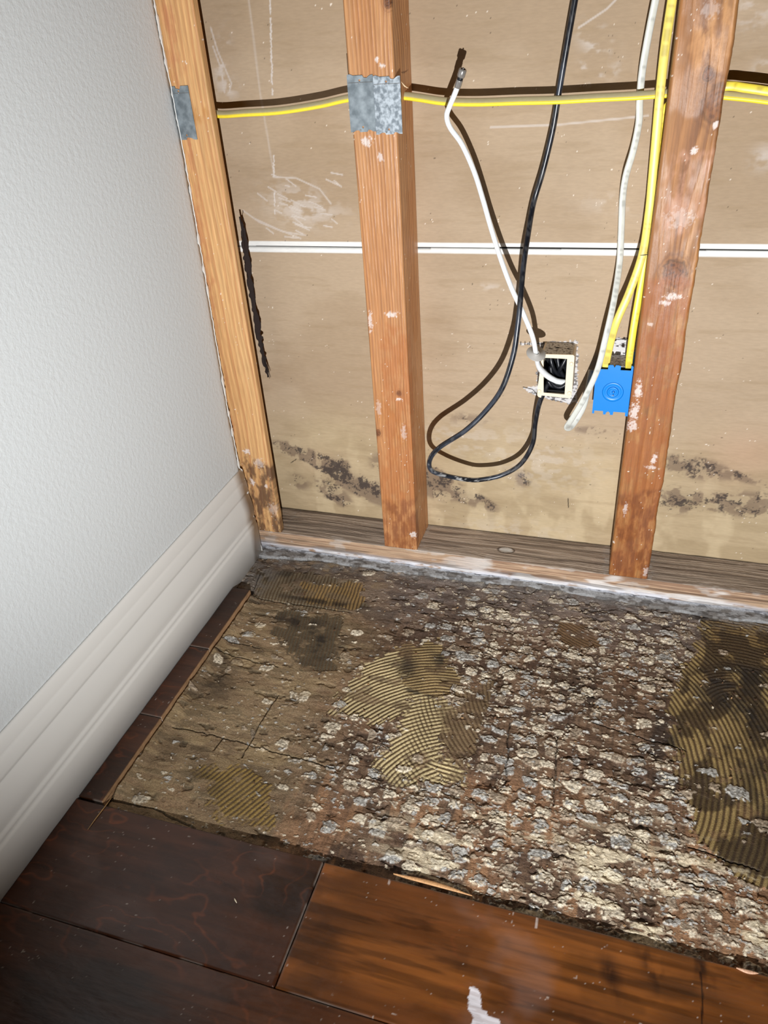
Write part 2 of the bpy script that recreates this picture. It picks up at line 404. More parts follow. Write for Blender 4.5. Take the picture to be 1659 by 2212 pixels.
# ------------------------------------------------------------------ SETTING: hardwood planks left in place
def plank_color(X, Y, seed, amber):
    base = np.zeros(X.shape + (3,)) + np.array(s(68, 37, 21))
    f = fbm(X * 5.5 + seed, Y * 11, seed, 4)
    C = mix(base, s(44, 24, 13), ss(.45, .62, f))
    C = mix(C, s(124, 72, 30), amber * (.45 + .55 * ss(.35, .62, fbm(X * 6, Y * 20, seed + 3, 3))))
    g = fbm(X * 4.2 + 5 * seed, Y * 9, seed + 7, 5) * 10; fr = np.abs(g - np.round(g))
    line = (1 - ss(.005, .09, fr)) * ss(.40, .60, fbm(X * 11, Y * 11, seed + 11, 3))
    C = mix(C, s(116, 60, 30), line * (.62 - .35 * amber))
    g2 = fbm(X * 9 + 3 * fbm(X * 5, Y * 9, seed + 19, 2), Y * 150, seed + 17, 5)
    C = mix(C, C * .5, ss(.46, .70, g2) * (.45 + .45 * amber))
    C = mix(C, C * .6, ss(.5, .7, fbm(X * 22, Y * 34, seed + 23, 4)) * .6)
    haze_refl = ss(.58, .78, fbm(X * 13, Y * 15, seed + 21, 4)); C = mix(C, s(128, 112, 108), haze_refl * (.10 + .12 * amber))  # hazy reflection spots painted into the plank colour
    dustspk = ss(.95, .97, noise(X * 420, Y * 420, seed + 40)) * ss(.6, .7, noise(X * 50, Y * 50, seed + 41)); C = mix(C, s(190, 180, 170), dustspk * .5)
    return C
def build_planks():
    mes = []
    rects = [(.0146, .3725, -.7545, SF_Y, 3, .0), (.3745, 1.7, -.7545, SF_Y, 9, .95), (.0146, 1.7, -.9065, -.7555, 5, .45),
             (.0146, .95, -1.0585, -.9075, 6, .4), (.95, 1.7, -1.0585, -.9075, 6, .6), (.0146, 1.7, -1.6, -1.0595, 7, .4),
             (.0146, .0520, -.602, -.4530, 13, .05), (.0146, .0514, -.4510, -.3010, 14, .05), (.0146, .0505, -.2990, -.1405, 15, .1)]
    objs = []
    for k, (x0, x1, y0, y1, sd, am) in enumerate(rects):
        st = .0013 if y0 > -1.0 else .006
        xs = axis((x0, min(x1, 1.0), st), (min(x1, 1.0), x1, .006)) if x1 > 1.0 else axis((x0, x1, st))
        ys = axis((y0, y1, st)); X, Y = np.meshgrid(xs, ys, indexing='ij')
        amb = np.full(X.shape, am)
        if k == 2: amb = .1 + .75 * ss(.25, .7, X)
        C = plank_color(X, Y, sd, amb)
        e = np.minimum(np.minimum(X - x0, x1 - X), np.minimum(Y - y0, y1 - Y))
        if k == 0: e = np.minimum(X - x0 + .01, np.minimum(x1 - X, np.minimum(Y - y0, y1 - Y + .01)))
        Z = PT - .0011 * (1 - ss(0, .0016, e)) + (fbm(X * 9, Y * 30, sd + 50, 2) - .5) * .0010
        C = mix(C, s(126, 116, 108), (1 - ss(.0, .0016, e)) * ss(.35, .6, noise(X * 40, Y * 40, sd)) * .7)
        rg = .20 + .20 * fbm(X * 20, Y * 30, sd + 60, 3)
        if k == 1:
            lg = [(.84, -.70), (.84, -.66)]
            C = mix(C, s(24, 12, 8), strokes(X, Y, [wpoly([(1513, 2100), (1518, 2150), (1516, 2212)], 2, PT)], .0010) * .9)
            C = mix(C, s(32, 14, 8), np.clip(blobs(X, Y, [(*on(u, v, 2, PT)[:2], .010, .02, 20, 1) for (u, v) in ((1410, 2090), (1318, 2105), (1516, 2090))]), 0, 1) * ss(.3, .6, fbm(X * 90, Y * 40, 5, 3)) * .9)
            C = mix(C, s(196, 184, 176), strokes(X, Y, [wpoly([(843, 1886), (840, 1910)], 2, PT), wpoly([(1160, 1983), (1158, 2004)], 2, PT)], .0011) * .6)
        if k in (1, 2):
            P = wpoly([(1013, 2133), (1022, 2131), (1036, 2140), (1043, 2178), (1060, 2196), (1078, 2199), (1086, 2230), (1014, 2228), (1022, 2200), (1010, 2175)], 2, PT)
            sd_ = sdf(X, Y, P) + (fbm(X * 300, Y * 300, 8, 2) - .5) * .003
            C = mix(C, s(206, 202, 206), ss(0, .0008, sd_) * (.75 + .25 * ss(.4, .5, fbm(X * 60, Y * 500, 2, 2)))); rg = rg + ss(0, .001, sd_) * .4
        if k >= 6: C[X > x1 - .0009] = s(150, 118, 86)
        me = gridmesh('p', np.stack([X, Y, Z], -1), C, rg, under=(None, None, .0)); objs.append(me)
    bm = bmesh.new()
    for me in objs: bm.from_mesh(me)
    me = bpy.data.meshes.new('floor'); bm.to_mesh(me); bm.free()
    for o in objs: bpy.data.meshes.remove(o)
    return link('floor', me, M_plank)
tag(build_planks(), 'glossy dark brown hardwood planks cut off along the exposed subfloor', 'floor', kind='structure')

# ------------------------------------------------------------------ SETTING: back wall (rear paper of the gypsum sheets)
YB = .0854; ZS = .0444
def build_wall_back():
    xs = axis((-.12, 0, .006), (0, .49, .0015), (.49, .70, .0008), (.70, 1.0, .0015), (1.0, 1.8, .01))
    zs = axis((ZS, .315, .0014), (.315, .445, .0008), (.445, .5585, .0015), (.5585, .5665, .002), (.5665, .5685, .0004), (.5685, .5765, .002), (.5765, .97, .0015), (.97, 1.7, .01))
    X, Z = np.meshgrid(xs, zs, indexing='ij')
    seam = .5675 + (X - .4) * .002
    C = np.zeros(X.shape + (3,)) + np.array(s(178, 157, 132))
    C = mix(C, s(164, 142, 116), ss(.35, .65, fbm(X * 5, Z * 9, 3, 4)) * .8)
    C = mix(C, s(186, 166, 132), (1 - ss(.16, .34, Z + .1 * (fbm(X * 6, Z * 6, 4, 3) - .5))) * .75)
    C = mix(C, s(162, 142, 110), (1 - ss(.1, .36, Z)) * ss(.45, .65, fbm(X * 10, Z * 34, 5, 4)) * .5)
    C = mix(C, s(205, 186, 152), (1 - ss(.1, .3, Z)) * ss(.5, .7, fbm(X * 26, Z * 16, 6, 4)) * .5)
    C = mix(C, s(196, 150, 128), np.clip(blobs(X, Z, [(.86, .25, .06, .05, 0, .8), (.12, .16, .05, .03, 0, .3)]), 0, 1) * .35)
    C = mix(C, s(150, 128, 98), ss(.55, .8, fbm(X * 14, Z * 120, 7, 3)) * .25)
    H = (fbm(X * 6, Z * 10, 8, 3) - .5) * .0012
    # mould
    mp = lambda u, v: on(u, v, 1, YB)[[0, 2]]
    L = [(*mp(u, v), rx, rz, a, k) for (u, v, rx, rz, a, k) in
         [(725, 1003, .016, .012, 0, 1.1), (760, 1040, .040, .012, -32, 1.6), (712, 1018, .03, .006, -25, 1.0), (640, 975, .035, .010, -12, .8), (720, 1065, .028, .012, -35, .9),
          (810, 1062, .03, .012, -25, .9), (640, 1040, .02, .012, -20, .5), (940, 1048, .028, .016, -20, 1.2), (1010, 1072, .04, .010, -22, .8), (930, 1020, .015, .015, 0, .6),
          (1130, 1035, .012, .012, 0, .45), (1500, 1010, .035, .012, -8, .8), (1600, 1030, .05, .006, -12, .4), (1460, 1080, .022, .016, 0, .9), (1620, 1090, .05, .018, 0, .5),
          (1540, 1085, .05, .010, 0, .35), (1280, 930, .03, .006, 0, .35), (1010, 905, .04, .01, 0, .25), (820, 1000, .02, .02, 0, .3)]]
    L = [(a_, b_, c_ * 1.25, d_ * 1.35, e_, f_) for (a_, b_, c_, d_, e_, f_) in L]; mold = blobs(X, Z, L)
    sp = fbm(X * 75, Z * 75, 21, 6, .72); sp2 = noise(X * 480, Z * 480, 22)
    tm = .62 - .15 * np.clip(mold, 0, 1.25); k = ss(tm, tm + .09, sp * .8 + sp2 * .2) * ss(.08, .3, mold)
    C = mix(C, s(120, 104, 88), np.clip(mold, 0, 1) * .35)
    C = mix(C, s(112, 92, 78), ss(tm - .09, tm + .01, fbm(X * 60, Z * 60, 23, 4)) * ss(.05, .3, mold) * .6); C = mix(C, s(62, 54, 52), np.clip(k, 0, 1) * .85)
    # white scuffs
    scr = []
    r = random.Random(3)
    for i in range(34):
        u = r.gauss(635, 42); v = r.gauss(455, 34); L_ = r.uniform(8, 34); a = math.radians(r.uniform(5, 40))
        scr.append([tuple(mp(u, v)), tuple(mp(u + L_ * math.cos(a), v + L_ * math.sin(a)))])
    sc = strokes(X, Z, scr, .0011) * .55
    scr2 = [[tuple(mp(*q)) for q in pl] for pl in ([(590, 382), (640, 385), (690, 408), (715, 440)], [(525, 455), (560, 480), (610, 500), (660, 508)], [(545, 470), (600, 495), (650, 515)],
            [(455, 60), (470, 110), (500, 180), (495, 200)], [(460, 100), (478, 150), (485, 200)], [(1060, 275), (1200, 270), (1400, 250)], [(1250, 60), (1310, 20), (1330, 0)])]
    sc = np.maximum(sc, strokes(X, Z, scr2, .0014) * .45)
    dot = [[tuple(mp(583 + (i * .18) ** 1 * 1.0 + r.uniform(-1, 1), v)), tuple(mp(584 + i * .18 + r.uniform(-1, 1), v + 5))] for i, v in enumerate(range(0, 480, 8)) if r.random() > .2 and not 205 < v < 330]
    sc = np.maximum(sc, strokes(X, Z, dot, .0012) * .75)
    sc = np.maximum(sc, strokes(X, Z, [[tuple(mp(537, 0)), tuple(mp(562, 200)), tuple(mp(592, 380))]], .0018) * .22)
    bl = [(*mp(u, v), rx, rz, a, kk) for (u, v, rx, rz, a, kk) in [(1285, 85, .014, .02, 60, .8), (1265, 145, .02, .008, 40, .7), (1230, 165, .012, .005, 40, .7), (1290, 170, .012, .006, 40, .6), (1330, 150, .01, .006, 50, .5),
            (480, 130, .01, .03, -20, .8), (495, 190, .014, .012, 0, .7), (640, 440, .05, .03, -10, .5), (690, 460, .05, .014, 0, .3), (1630, 20, .02, .02, 0, .6), (1650, 150, .012, .01, 0, .7), (1650, 340, .014, .014, 0, .6),
            (1350, 440, .05, .012, 0, .35), (1110, 620, .012, .006, 0, .5), (1060, 620, .02, .005, 0, .4), (1000, 950, .09, .03, 0, .3), (1180, 1000, .08, .05, 0, .3), (1100, 1150, .1, .03, 0, .25)]]
    sc = np.maximum(sc, np.clip(blobs(X, Z, bl), 0, 1) * ss(.42, .62, fbm(X * 60, Z * 90, 31, 4)) * .7)
    C = mix(C, s(218, 212, 208), sc)
    wsp = (noise(X * 560, Z * 620, 51) > .965) & (noise(X * 90, Z * 90, 52) > .74); C[wsp] = s(232, 220, 205)
    dsp = (noise(X * 420, Z * 420, 53) > .982) & (noise(X * 40, Z * 40, 54) > .6); C[dsp] *= .35
    # paper bevel and joint
    e = np.abs(Z - seam); tp = (e < .0088); C[tp] = s(232, 232, 228)
    gp = e < .0009; C[gp] = s(22, 18, 15); H = np.where(gp, .006, H); H = np.where(tp & ~gp, .0006, H)
    # ragged cut-outs round the boxes
    def ragged(px, seed, dk):
        nonlocal C, H
        P = [tuple(mp(*q)) for q in px]
        sd = sdf(X, Z, P) + (fbm(X * 260, Z * 420, seed, 3) - .5) * .007
        k = ss(0, .001, sd); C = mix(C, s(206, 204, 204), k)
        cr = ss(.53, .60, fbm(X * 130, Z * 260, seed + 2, 5, .65)) * k
        C = mix(C, s(46, 36, 30), cr * dk); H -= k * .0022 * (fbm(X * 300, Z * 500, seed + 4, 3))
    ragged([(1168, 738), (1247, 735), (1250, 765), (1246, 870), (1225, 872), (1180, 862), (1160, 850), (1158, 760)], 61, .75)
    ragged([(1122, 739), (1170, 738), (1172, 747), (1122, 744)], 63, .9)
    ragged([(1318, 730), (1372, 728), (1372, 800), (1300, 800)], 65, 1.0)
    ragged([(1130, 838), (1165, 832), (1170, 860), (1150, 852)], 67, .7)
    C = mix(C, s(28, 20, 16), strokes(X, Z, [[tuple(mp(*q)) for q in pl] for pl in ([(1170, 741), (1235, 742)], [(1160, 742), (1200, 745), (1240, 747)], [(1326, 733), (1372, 731)], [(1125, 744), (1125, 738)], [(1134, 744), (1134, 738)], [(1144, 744), (1144, 738)],
            [(1130, 836), (1150, 840), (1160, 850)], [(1190, 862), (1215, 868)], [(1227, 1077), (1228, 1096)], [(628, 1000), (640, 992)])], .0009) * .85)
    # cut edge at the right of stud-bay, dark line along the sill
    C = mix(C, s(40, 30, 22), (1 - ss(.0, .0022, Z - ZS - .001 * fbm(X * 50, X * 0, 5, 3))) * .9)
    me = gridmesh('wall_back', np.stack([X, YB + H, Z], -1), C, np.full(X.shape, .8), under=(None, YB + .0127, None))
    return link('wall_back', me, M_paper)
tag(build_wall_back(), 'tan paper back of gypsum boards with white joint and black mould', 'wall', kind='structure')

# ------------------------------------------------------------------ SETTING: left wall and its baseboard
def build_wall_left():
    zs = axis((.0, 1.0, .003), (1.0, 2.0, .05))
    ze = np.array([0, .18, .32, .57, .72, .91, 2.0]); ye = np.array([-.0128, -.0136, -.016, -.006, -.002, -.004, -.004])
    edge = np.interp(zs, ze, ye) + (fbm(zs * 60, zs * 0 + 2, 4, 4) - .5) * .003
    t = np.concatenate([np.linspace(0, 1, 12)[:-1] * .97, np.linspace(.97, 1, 8)])
    T, Z = np.meshgrid(t, zs, indexing='ij'); E = np.broadcast_to(edge, T.shape)
    Y = -2.2 + (E + 2.2) * T
    X = np.zeros_like(Y); X[-1] = -.0015
    me = gridmesh('wall_left', np.stack([X, Y, Z], -1), under=(-.0127, None, None)); fixn(me)
    return link('wall_left', me, M_wall, smooth=False)
tag(build_wall_left(), 'off-white painted wall with orange peel texture', 'wall', kind='structure')
def build_torn_edge():
    # torn white paper lip along the cut end of the left wall
    zs = axis((.0, 1.0, .003)); 
    ze = np.array([0, .18, .32, .57, .72, .91, 2.0]); ye = np.array([-.0128, -.0136, -.016, -.006, -.002, -.004, -.004])
    c = np.interp(zs, ze, ye); w = .0010 + .0030 * ss(.5, .75, fbm(zs * 60, zs * 0, 9, 4))
    a = np.linspace(0, 2 * math.pi, 9)[:-1]
    A, Z = np.meshgrid(a, zs, indexing='ij')
    Xc = .0002 + .0007 * np.cos(A) + (fbm(Z * 90, A * 0, 13, 3) - .5) * .0012
    Y = c - .001 + w * np.sin(A) + (fbm(Z * 160, A * 0 + 3, 14, 3) - .5) * .0022
    base_off = np.where(Z < .19, .0146 * np.clip(1 - Z / .26, .2, 1), 0)
    Xc = Xc + base_off
    me = gridmesh('trim_1', np.stack([Xc, Y, Z], -1), wrap=True, caps=True); fixn(me)
    return link('trim_1', me, M_tape)
tag(build_torn_edge(), 'ragged white paper edge where the left wall was cut', 'edge', kind='structure')
def build_baseboard():
    prof = [(0, 0), (.0144, 0), (.0144, .068), (.0141, .0705), (.0128, .0722), (.0122, .0728), (.0122, .0765), (.0128, .0785), (.0128, .081), (.0118, .083), (.0108, .0842), (.0108, .087),
            (.0122, .094), (.0128, .102), (.0124, .112), (.0112, .121), (.0094, .130), (.0082, .136), (.0072, .1385), (.0072, .1405), (.0088, .1425), (.0092, .147), (.0088, .154),
            (.0078, .162), (.0070, .166), (.0062, .1675), (.0064, .170), (.0062, .176), (.0050, .184), (.0040, .1878), (.0028, .1897), (0, .1897)]
    ys = np.linspace(-2.2, -.013, 60)
    P = np.zeros((len(prof), len(ys), 3))
    for i, (x, z) in enumerate(prof): P[i, :, 0] = x; P[i, :, 2] = z; P[i, :, 1] = ys
    P[:, :, 2] += .0005
    me = gridmesh('baseboard_left', P, wrap=True, caps=True); fixn(me)
    o = link('baseboard_left', me, M_base, smooth=False)
    return o
tag(build_baseboard(), 'tall white moulded baseboard along the left wall', 'baseboard', kind='structure')

# ------------------------------------------------------------------ timber framing
def rounded(x0, x1, y0, y1, r, step):
    """perimeter of a rounded rectangle, front face (y0) first, counter clockwise seen from above; returns pts and face coordinate"""
    pts = []
    def lin(a, b, st):
        n = max(2, int(math.hypot(b[0] - a[0], b[1] - a[1]) / st)); return [(a[0] + (b[0] - a[0]) * i / n, a[1] + (b[1] - a[1]) * i / n) for i in range(n)]
    def arc(c, a0, n=3): return [(c[0] + r * math.cos(a0 + i / n * math.pi / 2), c[1] + r * math.sin(a0 + i / n * math.pi / 2)) for i in range(n)]
    pts += lin((x0 + r, y0), (x1 - r, y0), step); pts += arc((x1 - r, y0 + r), -math.pi / 2)
    pts += lin((x1, y0 + r), (x1, y1 - r), step); pts += arc((x1 - r, y1 - r), 0)
    pts += lin((x1 - r, y1), (x0 + r, y1), .01); pts += arc((x0 + r, y1 - r), math.pi / 2)
    pts += lin((x0, y1 - r), (x0, y0 + r), .003); pts += arc((x0 + r, y0 + r), math.pi)
    return np.array(pts)

def build_stud(name, x0, x1, y0, y1, seed, light, mid, dark, pitch, knots=(), smears_gloss=(), dirt=(), gloss=.35, r=.003, waney=0, zt=1.6, extra=None):
    per = rounded(x0, x1, y0, y1, r, .0009)
    zs = axis((ZS, .96, .0014), (.96, zt, .02))
    n = len(per); PX = np.repeat(per[:, 0][:, None], len(zs), 1); PY = np.repeat(per[:, 1][:, None], len(zs), 1); Z = np.repeat(zs[None], n, 0)
    # 'unrolled' wood coordinate: rings from a pith behind the stud
    U = PX + 0.55 * (PY - y0)
    Q = U + (fbm(U * 8, Z * 2.2, seed, 3) - .5) * .028 + (noise(U * 30, Z * 9, seed + 1) - .5) * .002
    knot = np.zeros_like(U)
    for (u, v, rk, kk) in knots:
        c = on(u, v, 1, y0); dx = PX - c[0]; dz = (Z - c[2]) * .42
        rr = np.hypot(dx, dz); g = np.exp(-(rr / (rk * 2.2)) ** 2)
        Q = Q + np.sign(dx + 1e-9) * g * rk * .9 * (np.tanh(np.abs(dx) / (rk * .5))); front = (PY < y0 + .01)
        knot = np.maximum(knot, (1 - ss(rk * .7, rk * 1.05, np.hypot(dx, (Z - c[2]) * .8))) * kk * front)
    ph = Q / pitch; f = ph - np.floor(ph)
    ring = ss(.0, .7, f) * (1 - ss(.82, 1.0, f)); wv = .35 + .65 * _h(np.floor(ph), np.floor(ph) * 0, seed + 3)
    C = np.zeros(U.shape + (3,)) + np.array(light)
    C = mix(C, mid, ss(.3, .7, fbm(U * 40, Z * 4, seed + 4, 3)) * .7)
    C = mix(C, dark, ring * wv * .8)
    C = C * (.86 + .28 * fbm(U * 700, Z * 18, seed + 5, 2))[..., None]
    for (u, v, rk, kk) in knots:
        if rk <= 0: continue
        c = on(u, v, 1, y0); rr = np.hypot(PX - c[0], (Z - c[2]) * .8) + (fbm(PX * 160, Z * 160, seed + 30, 3) - .5) * rk * .5
        near = (PY < y0 + .01) * kk
        halo = np.exp(-((rr - rk * 1.15) / (rk * .55)) ** 2) * near; C = mix(C, np.array(dark) * .9, halo * (.45 + .35 * np.sin(rr / rk * 14)))
        core = (1 - ss(rk * .75, rk * .95, rr)) * near; C = mix(C, s(122, 74, 44), core)
        C = mix(C, s(58, 32, 20), core * (.25 + .6 * ss(.2, .9, np.sin(rr / rk * 22) * .5 + .5)) * ss(.3, .6, fbm(PX * 300, Z * 300, seed + 31, 3)))
        C = mix(C, s(40, 24, 16), np.exp(-((rr - rk * .95) / (rk * .09)) ** 2) * near * .6)
    D = (fbm(U * 120, Z * 6, seed + 6, 3) - .5) * .0006 + ring * .0003
    for (px, depth, colr, kk, fr) in dirt:
        P = [tuple(on(u, v, 1, y0)[[0, 2]]) for (u, v) in px]
        sd = sdf(PX, Z, P); k = ss(-.006, .008, sd + (fbm(PX * 90, Z * 60, seed + 8, 4) - .5) * .02) * kk * (PY < y0 + .02)
        k = k * ss(fr - .16, fr + .2, fbm(PX * 110, Z * 45, seed + 9, 6, .62)); C = mix(C, colr, k)
    for (u, v, rx, rz, kk) in smears_gloss:  # white smears and painted gloss highlights
        c = on(u, v, 1, y0)
        g = np.exp(-(((PX - c[0]) / rx) ** 2 + ((Z - c[2]) / rz) ** 2)) * (PY < y0 + .008)
        k = ss(.42, .60, g * .62 + .95 * (fbm(PX * 330, Z * 330, seed + 10 + int(u), 5, .7) - .38)) * kk * np.minimum(1, g * 6); C = mix(C, s(222, 210, 204), k * .85)
    spk = (noise(U * 500, Z * 420, seed + 12) > .965) & (noise(U * 70, Z * 30, seed + 13) > .62); C[spk] = s(226, 214, 200)
    rg = np.clip(.62 - gloss * ss(.4, .6, fbm(U * 50, Z * 22, seed + 14, 3)), .12, .9)
    cx_, cy_ = (x0 + x1) / 2, (y0 + y1) / 2
    nx = np.where(np.abs(PX - x0) < 1e-4, -1., np.where(np.abs(PX - x1) < 1e-4, 1., 0)); ny = np.where(np.abs(PY - y0) < 1e-4, -1., 0)
    if waney:
        wn = (fbm(Z * 16, Z * 0, seed + 15, 4) - .5) * .008 * waney + (fbm(Z * 90, Z * 0, seed + 16, 3) - .5) * .003 * waney
        PX = PX + np.where(PX > cx_ + .018, wn * ss(cx_ + .018, x1, PX), 0)
    me = gridmesh(name, np.stack([PX + nx * D, PY + ny * D, Z], -1), C, rg, wrap=True, caps=True); fixn(me)
    return link(name, me, M_wood)

XB0, XB1 = .2672, .3302; XC0, XC1 = .6725, .7355
oA = build_stud('wall_stud', -.032, .0549, .0, .016, 11, s(214, 172, 118), s(204, 156, 102), s(176, 120, 76), .0085, gloss=.15, r=.0022,
    dirt=[([(522, 975), (590, 1010), (625, 1155), (540, 1160)], 0, s(84, 58, 44), .85, .46), ([(345, 0), (378, 0), (470, 700), (540, 1150), (520, 1150), (430, 500)], 0, s(176, 108, 72), .5, .45),
          ([(398, 225), (452, 222), (452, 262), (400, 270)], 0, s(176, 120, 58), .6, .4)],
    smears_gloss=[(533, 975, .010, .006, 1), (545, 1040, .006, .010, 1), (575, 1050, .004, .006, .8), (497, 465, .002, .002, .9), (560, 1000, .014, .012, .5), (590, 1100, .012, .016, .35)])
tag(oA, 'pale yellow framing board against the left wall, blackened at its foot', 'stud')
oB = build_stud('wall_stud', XB0, XB1, 0, YB, 21, s(196, 144, 96), s(186, 130, 82), s(140, 86, 50), .0052, gloss=.2, r=.0022,
    knots=[(862, 850, .004, .9), (817, 935, .005, .9), (838, 3, .006, .9), (893, 470, .0, 0)],
    dirt=[([(822, 700), (905, 700), (925, 1190), (825, 1190)], 0, s(168, 98, 48), .5, .42), ([(826, 1080), (925, 1080), (930, 1190), (826, 1190)], 0, s(120, 72, 48), .6, .48)],
    smears_gloss=[(815, 130, .003, .004, 1), (826, 142, .004, .004, 1), (793, 306, .010, .008, .9), (822, 340, .005, .008, .8), (846, 680, .014, .006, .9), (800, 695, .005, .02, .8), (863, 862, .006, .003, 1), (893, 1155, .008, .008, 1),
            (872, 935, .006, .02, .5), (818, 880, .005, .02, .4)])
tag(oB, 'orange brown framing stud carrying two steel plates, middle of the three', 'stud')
oC = build_stud('wall_stud', XC0, XC1, 0, YB, 35, s(176, 126, 76), s(154, 102, 56), s(110, 66, 34), .0125, gloss=.17, r=.003, waney=.45,
    knots=[(1457, 590, .014, .85), (1548, 225, .016, .55), (1530, 160, .006, .9)],
    dirt=[([(1380, 600), (1510, 600), (1440, 1000), (1425, 1260), (1315, 1260), (1345, 1000)], 0, s(150, 86, 42), .7, .36), ([(1500, 30), (1590, 20), (1560, 150), (1500, 160)], 0, s(206, 152, 100), .7, .45),
          ([(1330, 1060), (1425, 1060), (1410, 1260), (1318, 1260)], 0, s(104, 58, 32), .65, .5), ([(1450, 330), (1560, 330), (1520, 500), (1430, 520)], 0, s(190, 140, 112), .6, .42)],
    smears_gloss=[(1500, 325, .006, .006, 1), (1545, 270, .004, .006, 1), (1455, 640, .014, .006, .9), (1440, 655, .01, .004, .8), (1378, 845, .006, .02, .9), (1370, 890, .008, .018, .9), (1365, 920, .010, .012, .8), (1413, 992, .005, .010, .9),  # left-edge entries paint white gloss highlights onto the wood
            (1408, 1010, .012, .004, .7), (1350, 1100, .004, .014, .7), (1405, 700, .006, .003, .6), (1470, 470, .02, .014, .35), (1395, 1235, .006, .012, .6), (1535, 20, .012, .01, .3)])
tag(oC, 'reddish brown rough edged stud with large knot, beside the blue box', 'stud')

def build_sill():
    # long axis x; profile through front face and top
    prof = [(-.0, .0)] ; y0, y1, z0, z1, r = 0, YB, .0005, ZS, .0015
    ptsf = [(y0, z) for z in np.arange(z0, z1 - r, .001)] + [(y0 + r - r * math.cos(a), z1 - r + r * math.sin(a)) for a in (0, .5, 1.0, 1.57)]
    ptsf += [(y, z1) for y in np.arange(y0 + r + .001, y1, .001)] + [(y1, z1), (y1, z0)]
    xs = axis((-.06, 1.0, .0016), (1.0, 1.8, .01)); pr = np.array(ptsf)
    n = len(pr); Yp = np.repeat(pr[:, 0][:, None], len(xs), 1); Zp = np.repeat(pr[:, 1][:, None], len(xs), 1); X = np.repeat(xs[None], n, 0)
    W = Yp + (z1 - Zp)          # wood coordinate
    top = (Zp > z1 - .001)
    g = fbm(X * 6, (W) * 520 + (fbm(X * 8, W * 20, 2, 2)) * 8, 3, 3)
    C = np.zeros(X.shape + (3,)) + np.array(s(184, 168, 152)); C = mix(C, s(142, 126, 112), ss(.42, .62, g))
    f = ~top
    Cf = np.zeros(X.shape + (3,)) + np.array(s(186, 156, 128)); Cf = mix(Cf, s(140, 108, 86), ss(.45, .62, fbm(X * 4, Zp * 420, 6, 3)) * .8)
    wv = .016 + .010 * (fbm(X * 14, X * 0, 8, 4) - .4)
    Cf = mix(Cf, s(216, 216, 222), (1 - ss(-.006, .006, Zp - wv)) * ss(.2, .5, fbm(X * 60, Zp * 160, 9, 4)))
    Cf = mix(Cf, s(222, 218, 214), ss(.55, .68, fbm(X * 12, Zp * 60, 12, 4)) * .75 * ss(.3, .5, X))
    C = np.where(f[..., None], Cf, C)
    C = mix(C, s(196, 188, 180), ss(.62, .74, fbm(X * 30, W * 60, 14, 4)) * .5 * (1 - ss(0, .02, Yp)))
    c = on(1093, 1188, 2, z1); k = np.exp(-(((X - c[0]) / .014) ** 2 + ((Yp - c[1]) / .009) ** 2)) * top
    kn = ss(.35, .6, k + .4 * (fbm(X * 200, Yp * 200, 17, 3) - .5)); C = mix(C, s(196, 192, 186), kn); C = mix(C, s(50, 36, 28), ((k > .25) & (k < .42)) * .7)
    for xe in (XB0 - .004, XB1 + .006, XC0 - .006, XC1 + .006, .058):
        kk = np.exp(-((X - xe) / .006) ** 2) * ss(.4, .55, fbm(X * 150, Yp * 150, 19, 3)) * top; C = mix(C, s(170, 160, 150), kk * .8)
    C = mix(C, s(60, 46, 36), ss(.60, .66, fbm(X * 5, W * 150, 23, 3)) * .5)
    Dz = (g - .5) * .0008
    P = np.stack([X, np.where(f, Yp + Dz, Yp), np.where(top, Zp + Dz, Zp)], -1)
    me = gridmesh('sill_plate', P, C, np.full(X.shape, .78), wrap=True, caps=True); fixn(me)
    return link('sill_plate', me, M_sill)
tag(build_sill(), 'weathered grey timber sill plate lying under the studs', 'timber')

def build_sealant():
    xs = axis((.0, 1.0, .0015), (1.0, 1.7, .01)); t = np.linspace(0, 1, 26)
    px = np.array([on(u, v, 2, 0)[:2] for (u, v) in [(575, 1205), (690, 1212), (880, 1240), (1101, 1264), (1269, 1288), (1525, 1334), (1659, 1347)]])
    ye = np.interp(xs, px[:, 0], px[:, 1]) + (fbm(xs * 45, xs * 0, 3, 4) - .5) * .008; ye = np.minimum(ye, -.006)
    T, X = np.meshgrid(t, xs, indexing='ij'); E = np.broadcast_to(ye, X.shape); Y = -.0002 + (E + .0002) * T
    Z = .0085 - .0045 * T + (fbm(X * 90, Y * 90, 5, 3) - .5) * .0022; Z = Z * (1 - ss(.97, 1, T) * .6)
    C = np.zeros(X.shape + (3,)) + np.array(s(150, 150, 150)); C = mix(C, s(118, 114, 110), ss(.45, .6, fbm(X * 60, Y * 110, 6, 4)))
    C = mix(C, s(190, 194, 202), (1 - ss(.10, .40, T + .25 * (fbm(X * 40, Y * 40, 8, 3) - .5))) * .9)  # white dusting by the sill, with its lit look painted in
    C = mix(C, s(50, 42, 36), ss(.60, .66, fbm(X * 70, Y * 200, 9, 3)) * .6)
    me = gridmesh('sealant_bead', np.stack([X, Y, Z], -1), C, np.full(X.shape, .8), under=(None, None, -.004)); fixn(me)
    return link('sealant_bead', me, M_grey)
tag(build_sealant(), 'dusty grey dusted sealant ledge between the sill plate and the rotten plywood', 'sealant')

